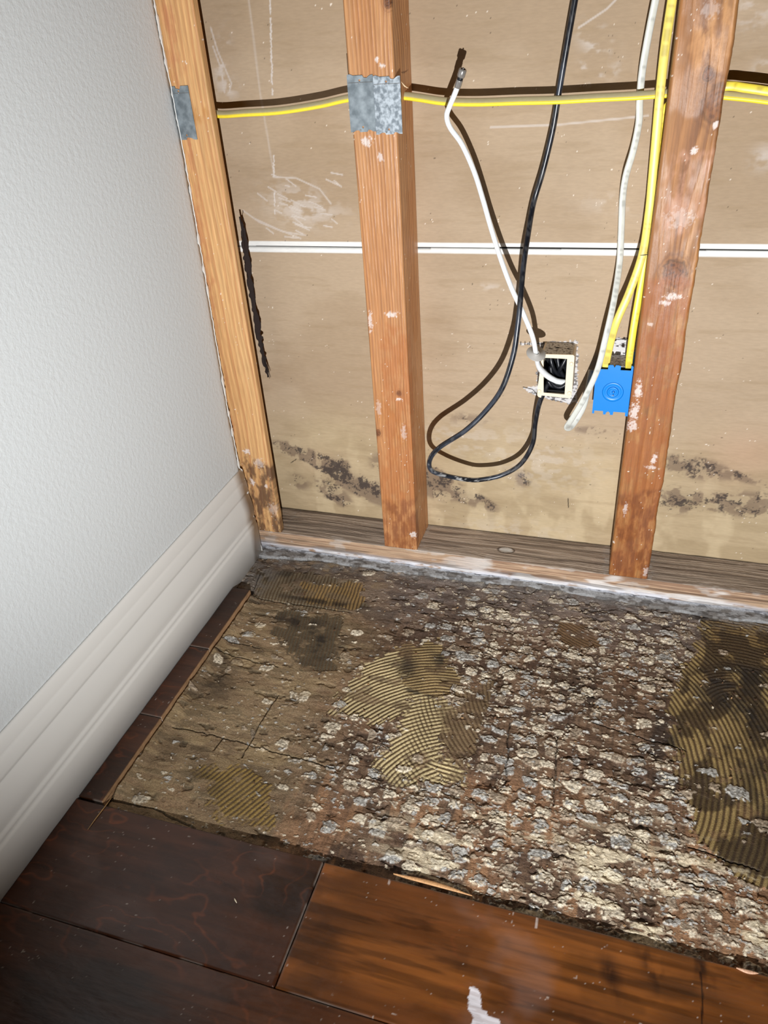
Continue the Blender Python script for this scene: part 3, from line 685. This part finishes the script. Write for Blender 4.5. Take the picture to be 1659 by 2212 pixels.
# ------------------------------------------------------------------ flat cut shapes (nail plates, frames)
def cutplate(name, loops, th, fn, mat, parent=None, bev=0.0):
    """loops: outer + holes in 2D metres; fn maps (a,b,t) to world; thickness th"""
    cu = bpy.data.curves.new(name, 'CURVE'); cu.dimensions = '2D'; cu.fill_mode = 'BOTH'; cu.extrude = th / 2; cu.bevel_depth = bev
    for L in loops:
        sp = cu.splines.new('POLY'); sp.points.add(len(L) - 1)
        for i, (a, b) in enumerate(L): sp.points[i].co = (a, b, 0, 1)
        sp.use_cyclic_u = True
    o = bpy.data.objects.new(name, cu); COL.objects.link(o)
    bpy.context.view_layer.update(); dg = bpy.context.evaluated_depsgraph_get()
    me = bpy.data.meshes.new_from_object(o.evaluated_get(dg)); bpy.data.objects.remove(o)
    me.name = name; me.materials.clear()
    for v in me.vertices: v.co = Vector(fn(v.co.x, v.co.y, v.co.z))
    bm = bmesh.new(); bm.from_mesh(me); bmesh.ops.remove_doubles(bm, verts=bm.verts, dist=1e-6); bmesh.ops.recalc_face_normals(bm, faces=bm.faces); bm.to_mesh(me); bm.free()
    return link(name, me, mat, parent, smooth=False)

def circ(cx, cy, r, n=12): return [(cx + r * math.cos(2 * math.pi * i / n), cy + r * math.sin(2 * math.pi * i / n)) for i in range(n)]

M_galvd = pmat('dull_galvanised_steel', s(112, 122, 128), .5, metal=.5, var=(90, s(158, 168, 174), .35, .7), layers=[(120, (1, 1, 1), .25, 3)], dist=.0008)
def nail_plate(x0, x1, z0, z1, tilt, label, flip=False, M_galv=M_galvd):
    w = x1 - x0; h = z1 - z0
    top = [(0, 1), (.10, 1.012), (.24, .985), (.60, .985), (.64, .945), (.76, .935), (.84, .965), (.92, .985), (1, .985)]
    bot = [(1, .0), (.88, .005), (.80, .03), (.72, .035), (.66, .0), (.38, -.005), (.34, .03), (.22, .03), (.12, .0), (0, .0)]
    if flip: top = [(0, .99), (.34, .99), (.36, .95), (.56, .93), (.62, .99), (1, .99)]; bot = [(1, 0), (.86, .0), (.7, .035), (.5, .045), (.44, 0), (0, 0)]
    outer = [(a * w, b * h) for a, b in top] + [(a * w, b * h) for a, b in bot]
    holes = [circ(.48 * w, .90 * h, .0014), circ(.50 * w, .085 * h, .0014)]
    root = empty('nail_plate', (x0, -.0004, z0))
    cutplate('plate', [outer] + holes, .0012, lambda a, b, t: (x0 + a + tilt * b, -.0012 + t, z0 + b), M_galv, root)
    # pressed line near the top
    bm = bmesh.new(); bmesh.ops.create_cube(bm, size=1)
    for v in bm.verts: v.co = Vector((x0 + w * .5 + v.co.x * w * .96 + tilt * h * .86, -.00185 + v.co.y * .0003, z0 + h * .865 + v.co.z * .0006))
    me = bpy.data.meshes.new('score_line'); bm.to_mesh(me); bm.free(); link('score_line', me, M_tie, root, False)
    for (a, b) in ((.46, .86), (.40, .035)):
        bm = bmesh.new(); bmesh.ops.create_uvsphere(bm, u_segments=10, v_segments=6, radius=1)
        for v in bm.verts: v.co = Vector((x0 + w * a + v.co.x * .0012, -.0018 + v.co.y * .0008, z0 + h * b + v.co.z * .0010))
        me = bpy.data.meshes.new('nail_head'); bm.to_mesh(me); bm.free(); link('nail_head', me, M_screw, root)
    tag(root, label, 'nail plate', 'galvanised nail plates on the studs'); return root
nail_plate(.2652, .3013, .7425, .8105, .0, 'left galvanised nail plate of the pair on the middle stud')
nail_plate(.3015, .3385, .7385, .8075, .0, 'right, brighter galvanised nail plate of the pair on the middle stud', M_galv=M_galv)
nail_plate(-.006, .0262, .7400, .8095, .0, 'narrow galvanised nail plate on the pale stud by the white wall', True)
# splinters torn out of the drilled stud beside the plates
def splinter(pts, w, mat, name, label, cat, group=None):
    P = [np.array(q) for q in pts]; me = sweep(P, lambda t: (w * (1 - .8 * t), w * .5 * (1 - .6 * t)), None, 6, np.array([0, -1, .3]))
    o = link(name, me, mat); tag(o, label, cat, group); return o

# ------------------------------------------------------------------ cables
def catmull(P, step):
    P = [2 * P[0] - P[1]] + list(P) + [2 * P[-1] - P[-2]]; out = []
    for i in range(1, len(P) - 2):
        a, b, c, d = P[i - 1], P[i], P[i + 1], P[i + 2]; n = max(2, int(np.linalg.norm(c - b) / step))
        for k in range(n):
            t = k / n
            out.append(.5 * ((2 * b) + (c - a) * t + (2 * a - 5 * b + 4 * c - d) * t * t + (3 * b - a - 3 * c + d) * t ** 3))
    out.append(P[-2]); return np.array(out)

def sweep(P, size, colfn, n, ref, step=.003, rough=.4, power=2.0):
    Q = catmull([np.array(p, float) for p in P], step); T = np.gradient(Q, axis=0); T /= np.linalg.norm(T, axis=1)[:, None]
    L = np.concatenate([[0], np.cumsum(np.linalg.norm(np.diff(Q, axis=0), axis=1))]); tt = L / L[-1]
    R = np.array(ref, float); R = np.repeat(R[None], len(Q), 0) if R.ndim == 1 else R
    B = R - (R * T).sum(1)[:, None] * T; B /= np.linalg.norm(B, axis=1)[:, None] + 1e-12   # thin axis (normal of the flat side)
    A = np.cross(T, B)
    ang = np.linspace(0, 2 * math.pi, n + 1)[:-1]
    sz = np.array([size(t) for t in tt])
    ca = np.sign(np.cos(ang)) * np.abs(np.cos(ang)) ** (2 / power); sa = np.sign(np.sin(ang)) * np.abs(np.sin(ang)) ** (2 / power)
    G = Q[None] + ca[:, None, None] * A[None] * sz[None, :, 0:1] + sa[:, None, None] * B[None] * sz[None, :, 1:2]
    C = Rg = None
    AA, LL = np.meshgrid(ang, L, indexing='ij')
    if colfn: C = colfn(AA, LL); Rg = np.full(AA.shape, rough)
    return fixn(gridmesh('sweep', G, C, Rg, wrap=True, caps=True))

def cpts(L): return [on(u, v, 1, y) for (u, v, y) in L]
def jacket(col, dirt=None, dk=.0, seed=1, marks=None, k=.3):
    def f(A, L):
        C = np.zeros(A.shape + (3,)) + np.array(col)
        if dirt is not None: C = mix(C, dirt, ss(.5, .7, fbm(L * 90, A * 1.2, seed, 3)) * k)
        if marks:
            on_ = (np.abs(np.mod(A - marks[0] + math.pi, 2 * math.pi) - math.pi) < .55) & (_h(np.floor(L * 900), L * 0, seed + 5) > .5) & (_h(np.floor(L * 60), L * 0, seed + 6) > .5)
            C[on_] = C[on_] * .72
        return C
    return f
def cable(name, L, a, b, ref, fn, label, cat='cable', n=14, group=None, power=2.0, rough=.38, parent=None, size=None, raw=False):
    P = L if raw else cpts(L)
    me = sweep(P, size or (lambda t: (a, b)), fn, n, ref, rough=rough, power=power)
    o = link(name, me, M_cable, parent)
    if parent is None: tag(o, label, cat, group)
    return o

YEL = s(246, 222, 70); YEL2 = s(216, 196, 110); WHT = s(214, 216, 208); WHT2 = s(238, 242, 244)
# long horizontal run through the three studs
PR = []
for (u, v) in [(440, 240), (475, 247), (530, 244), (607, 239), (690, 226), (748, 213), (800, 207), (868, 207), (905, 211), (960, 219), (1030, 221), (1120, 218), (1200, 216), (1290, 211), (1370, 207), (1440, 202), (1500, 200), (1568, 206), (1610, 210), (1659, 216), (1760, 230)]:
    PR.append(on(u, v, 1, .045))
def dull(A, L):  # yellow jacket, grey-beige on its upper broad face
    C = np.zeros(A.shape + (3,)) + np.array(s(250, 226, 60)); up = ss(.25, .6, np.sin(A)) * ss(-.75, -.35, -np.cos(A))
    return mix(C, s(196, 188, 156), up * .92)
cable('electrical_cable', PR, .0062, .0031, (0, -.62, .78), dull, 'flat yellow electrical cable running horizontally through the three studs', raw=True, power=2.6, n=16)
# cable from box, up, through the right stud
V2 = cpts([(1358, 795, .034), (1360, 770, .032), (1370, 700, .036), (1384, 620, .042), (1397, 548, .045), (1408, 460, .043), (1414, 400, .043), (1420, 320, .044), (1428, 262, .045), (1440, 232, .047)])
V2 += [V2[-1] + np.array([.014, 0, .010]), np.array([.700, .047, V2[-1][2] + .016]), on(1568, 186, 1, .045), on(1610, 190, 1, .042), on(1659, 197, 1, .04), on(1760, 212, 1, .04)]
cable('electrical_cable', V2, .0052, .0030, (.12, -1, .1), jacket(YEL, YEL2, seed=5, marks=(math.pi / 2, 1)), 'yellow cable rising from the right of the blue box and bending into the stud', raw=True, power=2.6, n=16)
# cable from left knock-out straight up out of frame
V1 = cpts([(1308, 795, .034), (1313, 765, .032), (1330, 700, .028), (1360, 630, .034), (1388, 548, .038), (1402, 460, .036), (1408, 400, .036), (1417, 300, .036), (1426, 200, .034), (1437, 100, .036), (1452, 0, .038), (1466, -90, .038)])
cable('electrical_cable', V1, .0056, .0030, (0, -1, .1), jacket(s(234, 216, 104), YEL2, seed=7, marks=(math.pi / 2, 1)), 'yellow cable rising from the left of the blue box to the top', raw=True, power=2.6, n=16)
# second white-grey cable with hanging loop
V3 = cpts([(1430, -70, .050), (1416, 0, .052), (1402, 70, .054), (1388, 150, .056), (1382, 215, .058), (1380, 265, .060), (1368, 325, .060), (1352, 380, .058), (1345, 430, .056), (1342, 500, .054), (1338, 570, .050), (1326, 650, .030), (1308, 730, .014),
           (1290, 800, .013), (1262, 860, .016), (1238, 900, .022), (1224, 922, .030), (1232, 924, .040), (1246, 906, .050), (1260, 880, .054), (1268, 850, .058), (1274, 820, .066), (1277, 800, .076)])
cable('electrical_cable', V3, .0046, .0026, (.35, -1, .1), jacket(WHT, s(186, 184, 176), seed=9, marks=(math.pi / 2, 1)), 'flat off-white cable hanging in a narrow loop beside the blue box', raw=True, power=2.4, n=16)
# round white coaxial cable with its connector
wroot = empty('coaxial_cable', tuple(on(1158, 765, 1, .0)))
WC = cpts([(988, 188, .014), (981, 206, .016), (971, 230, .018), (965, 250, .020), (972, 275, .022), (998, 312, .022), (1024, 370, .020), (1043, 430, .014), (1060, 490, .008), (1082, 560, -.002), (1105, 622, -.012), (1128, 672, -.020), (1150, 726, -.020), (1158, 765, -.008),
           (1163, 790, .010), (1178, 808, .028), (1200, 822, .040), (1222, 826, .050)])
me = sweep(WC, lambda t: (.0036 + .0011 * float(ss(.84, .9, np.array(t))), .0036 + .0011 * float(ss(.84, .9, np.array(t)))), jacket(WHT2, s(214, 214, 210), seed=11, k=.2), 14, (0, -1, .1), rough=.35)
link('jacket', me, M_cable, wroot)
def tube_between(a, b, prof, n=18):
    """lathe profile [(t along a->b in metres, radius)]"""
    a = np.array(a); d = np.array(b) - a; d = d / np.linalg.norm(d); r = np.array([0, 0, 1.]) if abs(d[2]) < .9 else np.array([1., 0, 0])
    e1 = np.cross(d, r); e1 /= np.linalg.norm(e1); e2 = np.cross(d, e1)
    ang = np.linspace(0, 2 * math.pi, n + 1)[:-1]
    G = np.array([[a + d * t + (e1 * math.cos(q) + e2 * math.sin(q)) * rr for (t, rr) in prof] for q in ang])
    return fixn(gridmesh('tube', G, wrap=True, caps=True))
ca_, cb_ = on(989, 186, 1, .014), on(1001, 147, 1, .010)
def rel(prof, m_, nm, par=wroot):
    o = link(nm, tube_between(ca_, cb_, prof), m_, par); return o
conn = rel([(-.002, .0040), (0, .0044), (.0065, .0044), (.0072, .0046), (.0080, .0036)], M_steel, 'connector')
def subpart(prof, m_, nm):
    me = tube_between(ca_, cb_, prof); o = bpy.data.objects.new(nm, me); COL.objects.link(o); me.materials.append(m_)
    me.polygons.foreach_set('use_smooth', [True] * len(me.polygons)); o.parent = conn; return o
subpart([(.0080, .0040), (.0112, .0040)], M_blkc, 'band')
subpart([(.0112, .0046), (.0125, .0052), (.0200, .0052), (.0212, .0042), (.0212, .0034), (.0150, .0034)], M_steel, 'coupling_nut')
subpart([(.0150, .0009), (.0225, .0009), (.0230, .0004)], M_screw, 'pin')
tag(wroot, 'round white coaxial cable with loose metal connector, curving into the ivory box', 'cable')
# grommet disc on it
dp = on(1158, 764, 1, -.010); dn = on(1155, 757, 1, -.020)
dvec = np.array([.28, -.45, .9]); 
o = link('plastic_disc', tube_between(dp - dvec * .0004, dp + dvec, [(0, .0046), (0, .0142), (.0004, .0146), (.0010, .0142), (.0010, .0046), (.0034, .0044), (.0034, .0036), (0, .0036)], 32), M_disc)
tag(o, 'round frosted plastic grommet disc slipped over the white cable', 'grommet')
# black cable with big loop
BC = [(1256, -80, .050), (1242, 0, .050), (1226, 90, .050), (1208, 195, .052), (1194, 280, .054), (1172, 372, .054), (1152, 440, .052), (1140, 510, .026), (1130, 580, -.004), (1124, 650, -.024), (1117, 715, -.034), (1108, 770, -.040), (1085, 838, -.048), (1050, 887, -.052),
      (1005, 930, -.060), (950, 966, -.060), (929, 992, -.054), (932, 1016, -.042), (965, 1028, -.020), (1010, 1036, .000), (1040, 1036, .010), (1085, 1026, .020), (1125, 1002, .026), (1150, 960, .030), (1156, 915, .032), (1164, 875, .030), (1176, 845, .032), (1186, 824, .050), (1196, 806, .066)]
def bfn(A, L):
    C = np.zeros(A.shape + (3,)) + np.array(s(24, 26, 32)); loop = ss(.62, .74, L) * (1 - ss(1.12, 1.2, L))
    k = ss(.58, .64, fbm(L * 140, A * 1.3, 4, 4)) * (.05 + .6 * np.exp(-((L - .80) / .07) ** 2)); C = mix(C, s(214, 214, 212), k)
    return mix(C, s(70, 78, 92), ss(.5, .7, fbm(L * 25, A * .8, 6, 3)) * .45)
cable('coaxial_cable', BC, .0040, .0040, (0, -1, .1), bfn, 'black coaxial cable drooping in a wide loop below the ivory box', n=14, rough=.3)
# zip tie
tp = (V1[4] + V2[4]) / 2
me = sweep([tp + np.array([.0085 * math.cos(q), .0072 * math.sin(q), .0012 * math.cos(q)]) for q in np.linspace(0, 2 * math.pi, 13)], lambda t: (.0012, .0005), None, 6, (0, 0, 1), step=.002)
tie = link('cable_tie', me, M_tie); tag(tie, 'thin grey tie bundling the two yellow cables beside the right stud', 'cable tie')

# ------------------------------------------------------------------ boxes
def bevbox(name, x0, x1, y0, y1, z0, z1, mat, parent=None, bev=.001):
    bm = bmesh.new(); bmesh.ops.create_cube(bm, size=1)
    for v in bm.verts: v.co = Vector(((x0 + x1) / 2 + v.co.x * (x1 - x0), (y0 + y1) / 2 + v.co.y * (y1 - y0), (z0 + z1) / 2 + v.co.z * (z1 - z0)))
    if bev: bmesh.ops.bevel(bm, geom=bm.edges[:], offset=bev, segments=2, affect='EDGES', profile=.5)
    me = bpy.data.meshes.new(name); bm.to_mesh(me); bm.free()
    return link(name, me, mat, parent, smooth=False)

# blue outlet box on the right stud
bx0, bx1, bz0, bz1, by = .6186, .6716, .3400, .4165, .022
broot = empty('outlet_box', ((bx0 + bx1) / 2, YB, bz0))
w, h = bx1 - bx0, bz1 - bz0
outer = [(0, 0), (0, -.004), (.003, -.004), (.003, .001), (.016, .001), (.0165, -.0045), (.020, -.0045), (.021, -.001), (.0235, .001), (.0262, -.001), (.0268, -.0045), (.031, -.0045), (.0315, .001), (w - .004, .001), (w - .004, -.005), (w, -.005),
         (w, h - .001), (w - .0015, h), (w - .003, h), (w - .003, h - .0075), (w - .018, h - .0075), (w - .018, h - .001), (w - .021, h), (w - .025, h), (w - .027, h - .004), (w - .029, h), (w - .033, h), (w - .036, h - .001), (w - .036, h - .0075), (.001, h - .0075), (0, h - .009)]
skew = lambda b: .0 * b
cutplate('back_panel', [outer], .0024, lambda a, b, t: (bx0 + a + skew(b), by + t, bz0 + b), M_blue, broot)
bevbox('side_wall', bx0, bx0 + .002, by + .001, YB, bz0, bz1 - .008, M_blue, broot, 0)
bevbox('side_wall', bx1 - .002, bx1, by + .001, YB, bz0, bz1 - .002, M_blue, broot, 0)
bevbox('bottom_wall', bx0, bx1, by + .001, YB, bz0, bz0 + .002, M_blue, broot, 0)
bevbox('top_wall', bx0, bx1, by + .014, YB, bz1 - .0095, bz1 - .0075, M_gyp, broot, 0)
bevbox('inside', bx0 + .002, bx1 - .002, by + .013, YB - .001, bz0 + .002, bz1 - .010, M_black, broot, 0)  # black block standing in for the shade within the box
def yring(cx, cz, y, r0, r1, hgt, mat, parent, name):
    G = tube_between((cx, y, cz), (cx, y - 1, cz), [(0, r0 - .001), (hgt, r0), (hgt, r1), (0, r1 + .001)], 40); return link(name, G, mat, parent)
cxb, czb = bx0 + .0275, bz0 + .0335
yring(cxb, czb, by - .0011, .0120, .0148, .0007, M_blue, broot, 'embossed_ring'); yring(cxb, czb, by - .0011, .0058, .0078, .0012, M_blue, broot, 'embossed_ring')
link('screw_boss', tube_between((cxb + .0008, by - .0008, czb), (cxb + .0008, by - 1, czb), [(0, .0026), (.0022, .0022), (.0030, .0010)], 16), M_blue, broot)
for dz in (-.0045, .0008):
    bm = bmesh.new(); bmesh.ops.create_uvsphere(bm, u_segments=10, v_segments=6, radius=.0011)
    for v in bm.verts: v.co = Vector((cxb + .001 + v.co.x, by - .0030 + v.co.y, czb + dz + v.co.z))
    me = bpy.data.meshes.new('screw_tip'); bm.to_mesh(me); bm.free(); link('screw_tip', me, M_screw, broot)
tag(broot, 'blue plastic outlet box fixed to the side of the right stud', 'electrical box')

# ivory low-voltage frame with the black bundle in it
ix0, ix1, iz0, iz1, iy = .5325, .5850, .3555, .4275, .027
iroot = empty('cable_box', ((ix0 + ix1) / 2, YB, iz0))
W2, H2 = ix1 - ix0, iz1 - iz0
ring_o = [(.002, 0), (.006, -.001), (.007, .003), (W2 - .002, .001), (W2, .004), (W2, .012), (W2 + .0005, .0125), (W2, H2 - .002), (W2 - .002, H2), (.006, H2 - .001), (.004, H2 - .006), (.0, .015), (0, .003)]
ring_i = [(.0095, .0075), (W2 - .0105, .0065), (W2 - .0105, H2 - .0065), (.0065, H2 - .0065)]
cutplate('frame', [ring_o, ring_i], .003, lambda a, b, t: (ix0 + a, iy + t, iz0 + b), M_ivory, iroot)
bevbox('side_wall', ix0 + .002, ix0 + .005, iy + .001, YB, iz0 + .003, iz1 - .004, M_ivory, iroot, 0)
bevbox('side_wall', ix1 - .004, ix1 - .001, iy + .001, YB, iz0 + .003, iz1 - .004, M_ivory, iroot, 0)
bevbox('top_wall', ix0 + .005, ix1 - .004, iy + .001, YB, iz1 - .006, iz1 - .003, M_gyp, iroot, 0)
bevbox('bottom_wall', ix0 + .005, ix1 - .004, iy + .001, YB, iz0 + .002, iz0 + .005, M_ivory, iroot, 0)
bevbox('shade_backing', ix0 + .005, ix1 - .004, YB - .012, YB - .002, iz0 + .005, iz1 - .006, M_black, iroot, 0)  # black panel added as the darkness of the opening behind
for (a, b) in ((W2 - .0035, .010), (W2 - .0035, H2 - .014), (.003, .010)):
    link('screw_lug', tube_between((ix0 + a, iy, iz0 + b), (ix0 + a, iy - 1, iz0 + b), [(0, .0032), (.0036, .0030), (.0036, .0014), (.001, .0014)], 14), M_ivory, iroot)
tag(iroot, 'open ivory plastic cable box holding black cables, left of blue box', 'electrical box')
bevbox('dark_filler', ix0 + .0052, ix1 - .0042, iy + .008, YB - .013, iz0 + .0052, iz0 + .0090, M_black, iroot, .001)  # black slab added over the pale box floor, standing for dark cables
bt = [[(.546, .040, .378), (.552, .040, .370), (.562, .044, .3672), (.574, .048, .370)], [(.548, .036, .386), (.556, .038, .372), (.566, .040, .3675), (.577, .044, .374)], [(.545, .058, .424), (.549, .050, .405), (.556, .052, .388), (.566, .06, .375)], [(.556, .062, .425), (.558, .056, .408), (.562, .054, .392), (.569, .058, .378)],
      [(.574, .060, .424), (.570, .052, .410), (.564, .050, .396), (.560, .056, .384)], [(.548, .050, .398), (.552, .046, .384), (.562, .046, .374), (.574, .052, .372)],
      [(.546, .052, .390), (.552, .048, .374), (.564, .050, .366), (.575, .056, .368)], [(.577, .064, .42), (.574, .058, .404), (.572, .058, .392), (.575, .062, .382)]]
for i, q in enumerate(bt):
    me = sweep(q, lambda t: (.0034, .0034), None, 10, (0, -1, .1)); o = link('coaxial_cable', me, M_blkc)
    tag(o, 'short black cable end bunched inside the open ivory box', 'cable', 'black cables bunched inside the ivory box')

# ------------------------------------------------------------------ torn tar paper behind the left stud
def build_tar():
    L = [(524, 470, .050), (528, 520, .052), (536, 580, .054), (545, 640, .055), (556, 700, .056), (565, 750, .056), (573, 790, .056), (578, 815, .056)]
    P = cpts(L); me = sweep(P, lambda t: (.0048 * (1 - .75 * t ** 6) * (.25 + .75 * min(1, t * 6)), .0008), None, 8, (.5, -1, 0), step=.003)
    r = random.Random(4)
    V = np.array([v.co[:] for v in me.vertices])
    for v in me.vertices:
        q = v.co; nn = float(noise(np.array(q.z * 160.), np.array(q.x * 260.), 5)) - .5; v.co.x += nn * .004; v.co.y += nn * .003
    root = empty('paper_strip', tuple(P[0])); link('strip', me, M_tar, root)
    for k in range(9):
        b = on(566 + k * .8, 742 + k * 4, 1, .055); e = on(574 + k * 1.4, 806 + r.uniform(-8, 14), 1, .05)
        me = sweep([b, (b + e) / 2 + np.array([-.001, 0, 0]), e], lambda t: (.0007 * (1 - .6 * t), .0004), None, 5, (0, -1, 0)); link('frayed_fibre', me, M_tar, root)
    for (u0, v0, u1, v1) in ((518, 468, 527, 530), (523, 480, 531, 545)):
        me = sweep(cpts([(u0, v0, .05), ((u0 + u1) / 2 + 1, (v0 + v1) / 2, .05), (u1, v1, .052)]), lambda t: (.0016, .0005), None, 5, (0, -1, 0)); link('frayed_fibre', me, M_tar, root)
    tag(root, 'dark frayed strip of tar paper hanging behind the pale left stud', 'paper')
build_tar()

# ------------------------------------------------------------------ loose things
def sliver(name, px, ax, val, wd, col, label, cat, lift=.0006, group=None):
    P = [on(u, v, ax, val) for (u, v) in px]; P = [q + np.array([0, 0, lift]) for q in P] if ax == 2 else [q + np.array([0, -lift, 0]) for q in P]
    me = sweep(P, lambda t: (wd * (1 - .85 * abs(2 * t - 1) ** 2), wd * .5), lambda A, L: np.zeros(A.shape + (3,)) + np.array(col), 6, (0, 0, 1) if ax == 2 else (0, -1, 0), step=.002)
    o = link(name, me, M_chip); tag(o, label, cat, group); return o
sliver('wood_sliver', [(243, 1722), (228, 1742), (208, 1768), (190, 1793)], 2, PT, .0008, s(176, 140, 92), 'long thin pale sliver lying at the corner of the cut planks', 'splinter', .001)
sliver('wood_sliver', [(506, 1941), (512, 1952)], 2, PT, .0009, s(226, 214, 190), 'tiny pale splinter lying on the dark left plank', 'splinter', .001)
sliver('wood_sliver', [(850, 1890), (900, 1902), (960, 1918), (1020, 1938)], 2, .004, .0032, s(196, 150, 104), 'flat pale splinter of wood lying along the cut plank edge', 'splinter', .002)
sliver('wood_sliver', [(1590, 2092), (1615, 2100), (1638, 2104)], 2, PT, .0022, s(214, 170, 140), 'pale pinkish splinter on the plank edge at the right', 'splinter', .001)
sliver('wood_sliver', [(868, 176), (876, 186), (884, 190)], 1, -.0005, .0009, s(232, 200, 160), 'bright wood splinter sticking out beside the right nail plate', 'splinter', .003)

def chips():
    r = np.random.RandomState(5); N = 800; Vs = []; Fs = []; Cs = []; k = 0
    pal = [s(206, 194, 170), s(150, 140, 128), s(176, 140, 100), s(110, 80, 58), s(96, 72, 54), s(84, 62, 48)]
    for i in range(N):
        x = r.uniform(.06, 1.05); y = r.uniform(-.595, -.03)
        if r.rand() > .25 + .75 * min(1, max(0, (x - .2) * 3)): continue
        a = r.uniform(.0006, .0024); b = a * r.uniform(.3, .8); t = a * r.uniform(.15, .4); th = r.normal(0, .7); z = .0018
        n = r.randint(4, 7); c = pal[r.randint(len(pal))]; tl = r.normal(0, .35)
        ring = []
        for j in range(n):
            q = 2 * math.pi * j / n + r.uniform(-.3, .3); u = a * math.cos(q); w_ = b * math.sin(q)
            ring.append((x + u * math.cos(th) - w_ * math.sin(th), y + u * math.sin(th) + w_ * math.cos(th), u * tl))
        for (px, py, dz) in ring: Vs.append((px, py, z + dz)); Cs.append(c)
        for (px, py, dz) in ring: Vs.append((px, py, z + dz + t)); Cs.append(c)
        Fs.append([k + n + j for j in range(n)]); Fs.append([k + n - 1 - j for j in range(n)])
        for j in range(n): Fs.append([k + j, k + (j + 1) % n, k + n + (j + 1) % n, k + n + j])
        k += 2 * n
    me = bpy.data.meshes.new('wood_debris'); me.from_pydata(Vs, [], Fs); me.update()
    at = me.attributes.new('Col', 'FLOAT_COLOR', 'POINT'); at.data.foreach_set('color', np.hstack([np.array(Cs), np.ones((len(Cs), 1))]).astype(np.float32).ravel())
    at = me.attributes.new('Rgh', 'FLOAT', 'POINT'); at.data.foreach_set('value', np.full(len(Cs), .8, np.float32))
    o = link('wood_debris', me, M_chip, smooth=False); tag(o, 'small pale wood crumbs scattered over the rotten plywood', 'debris', kind='stuff')
chips()
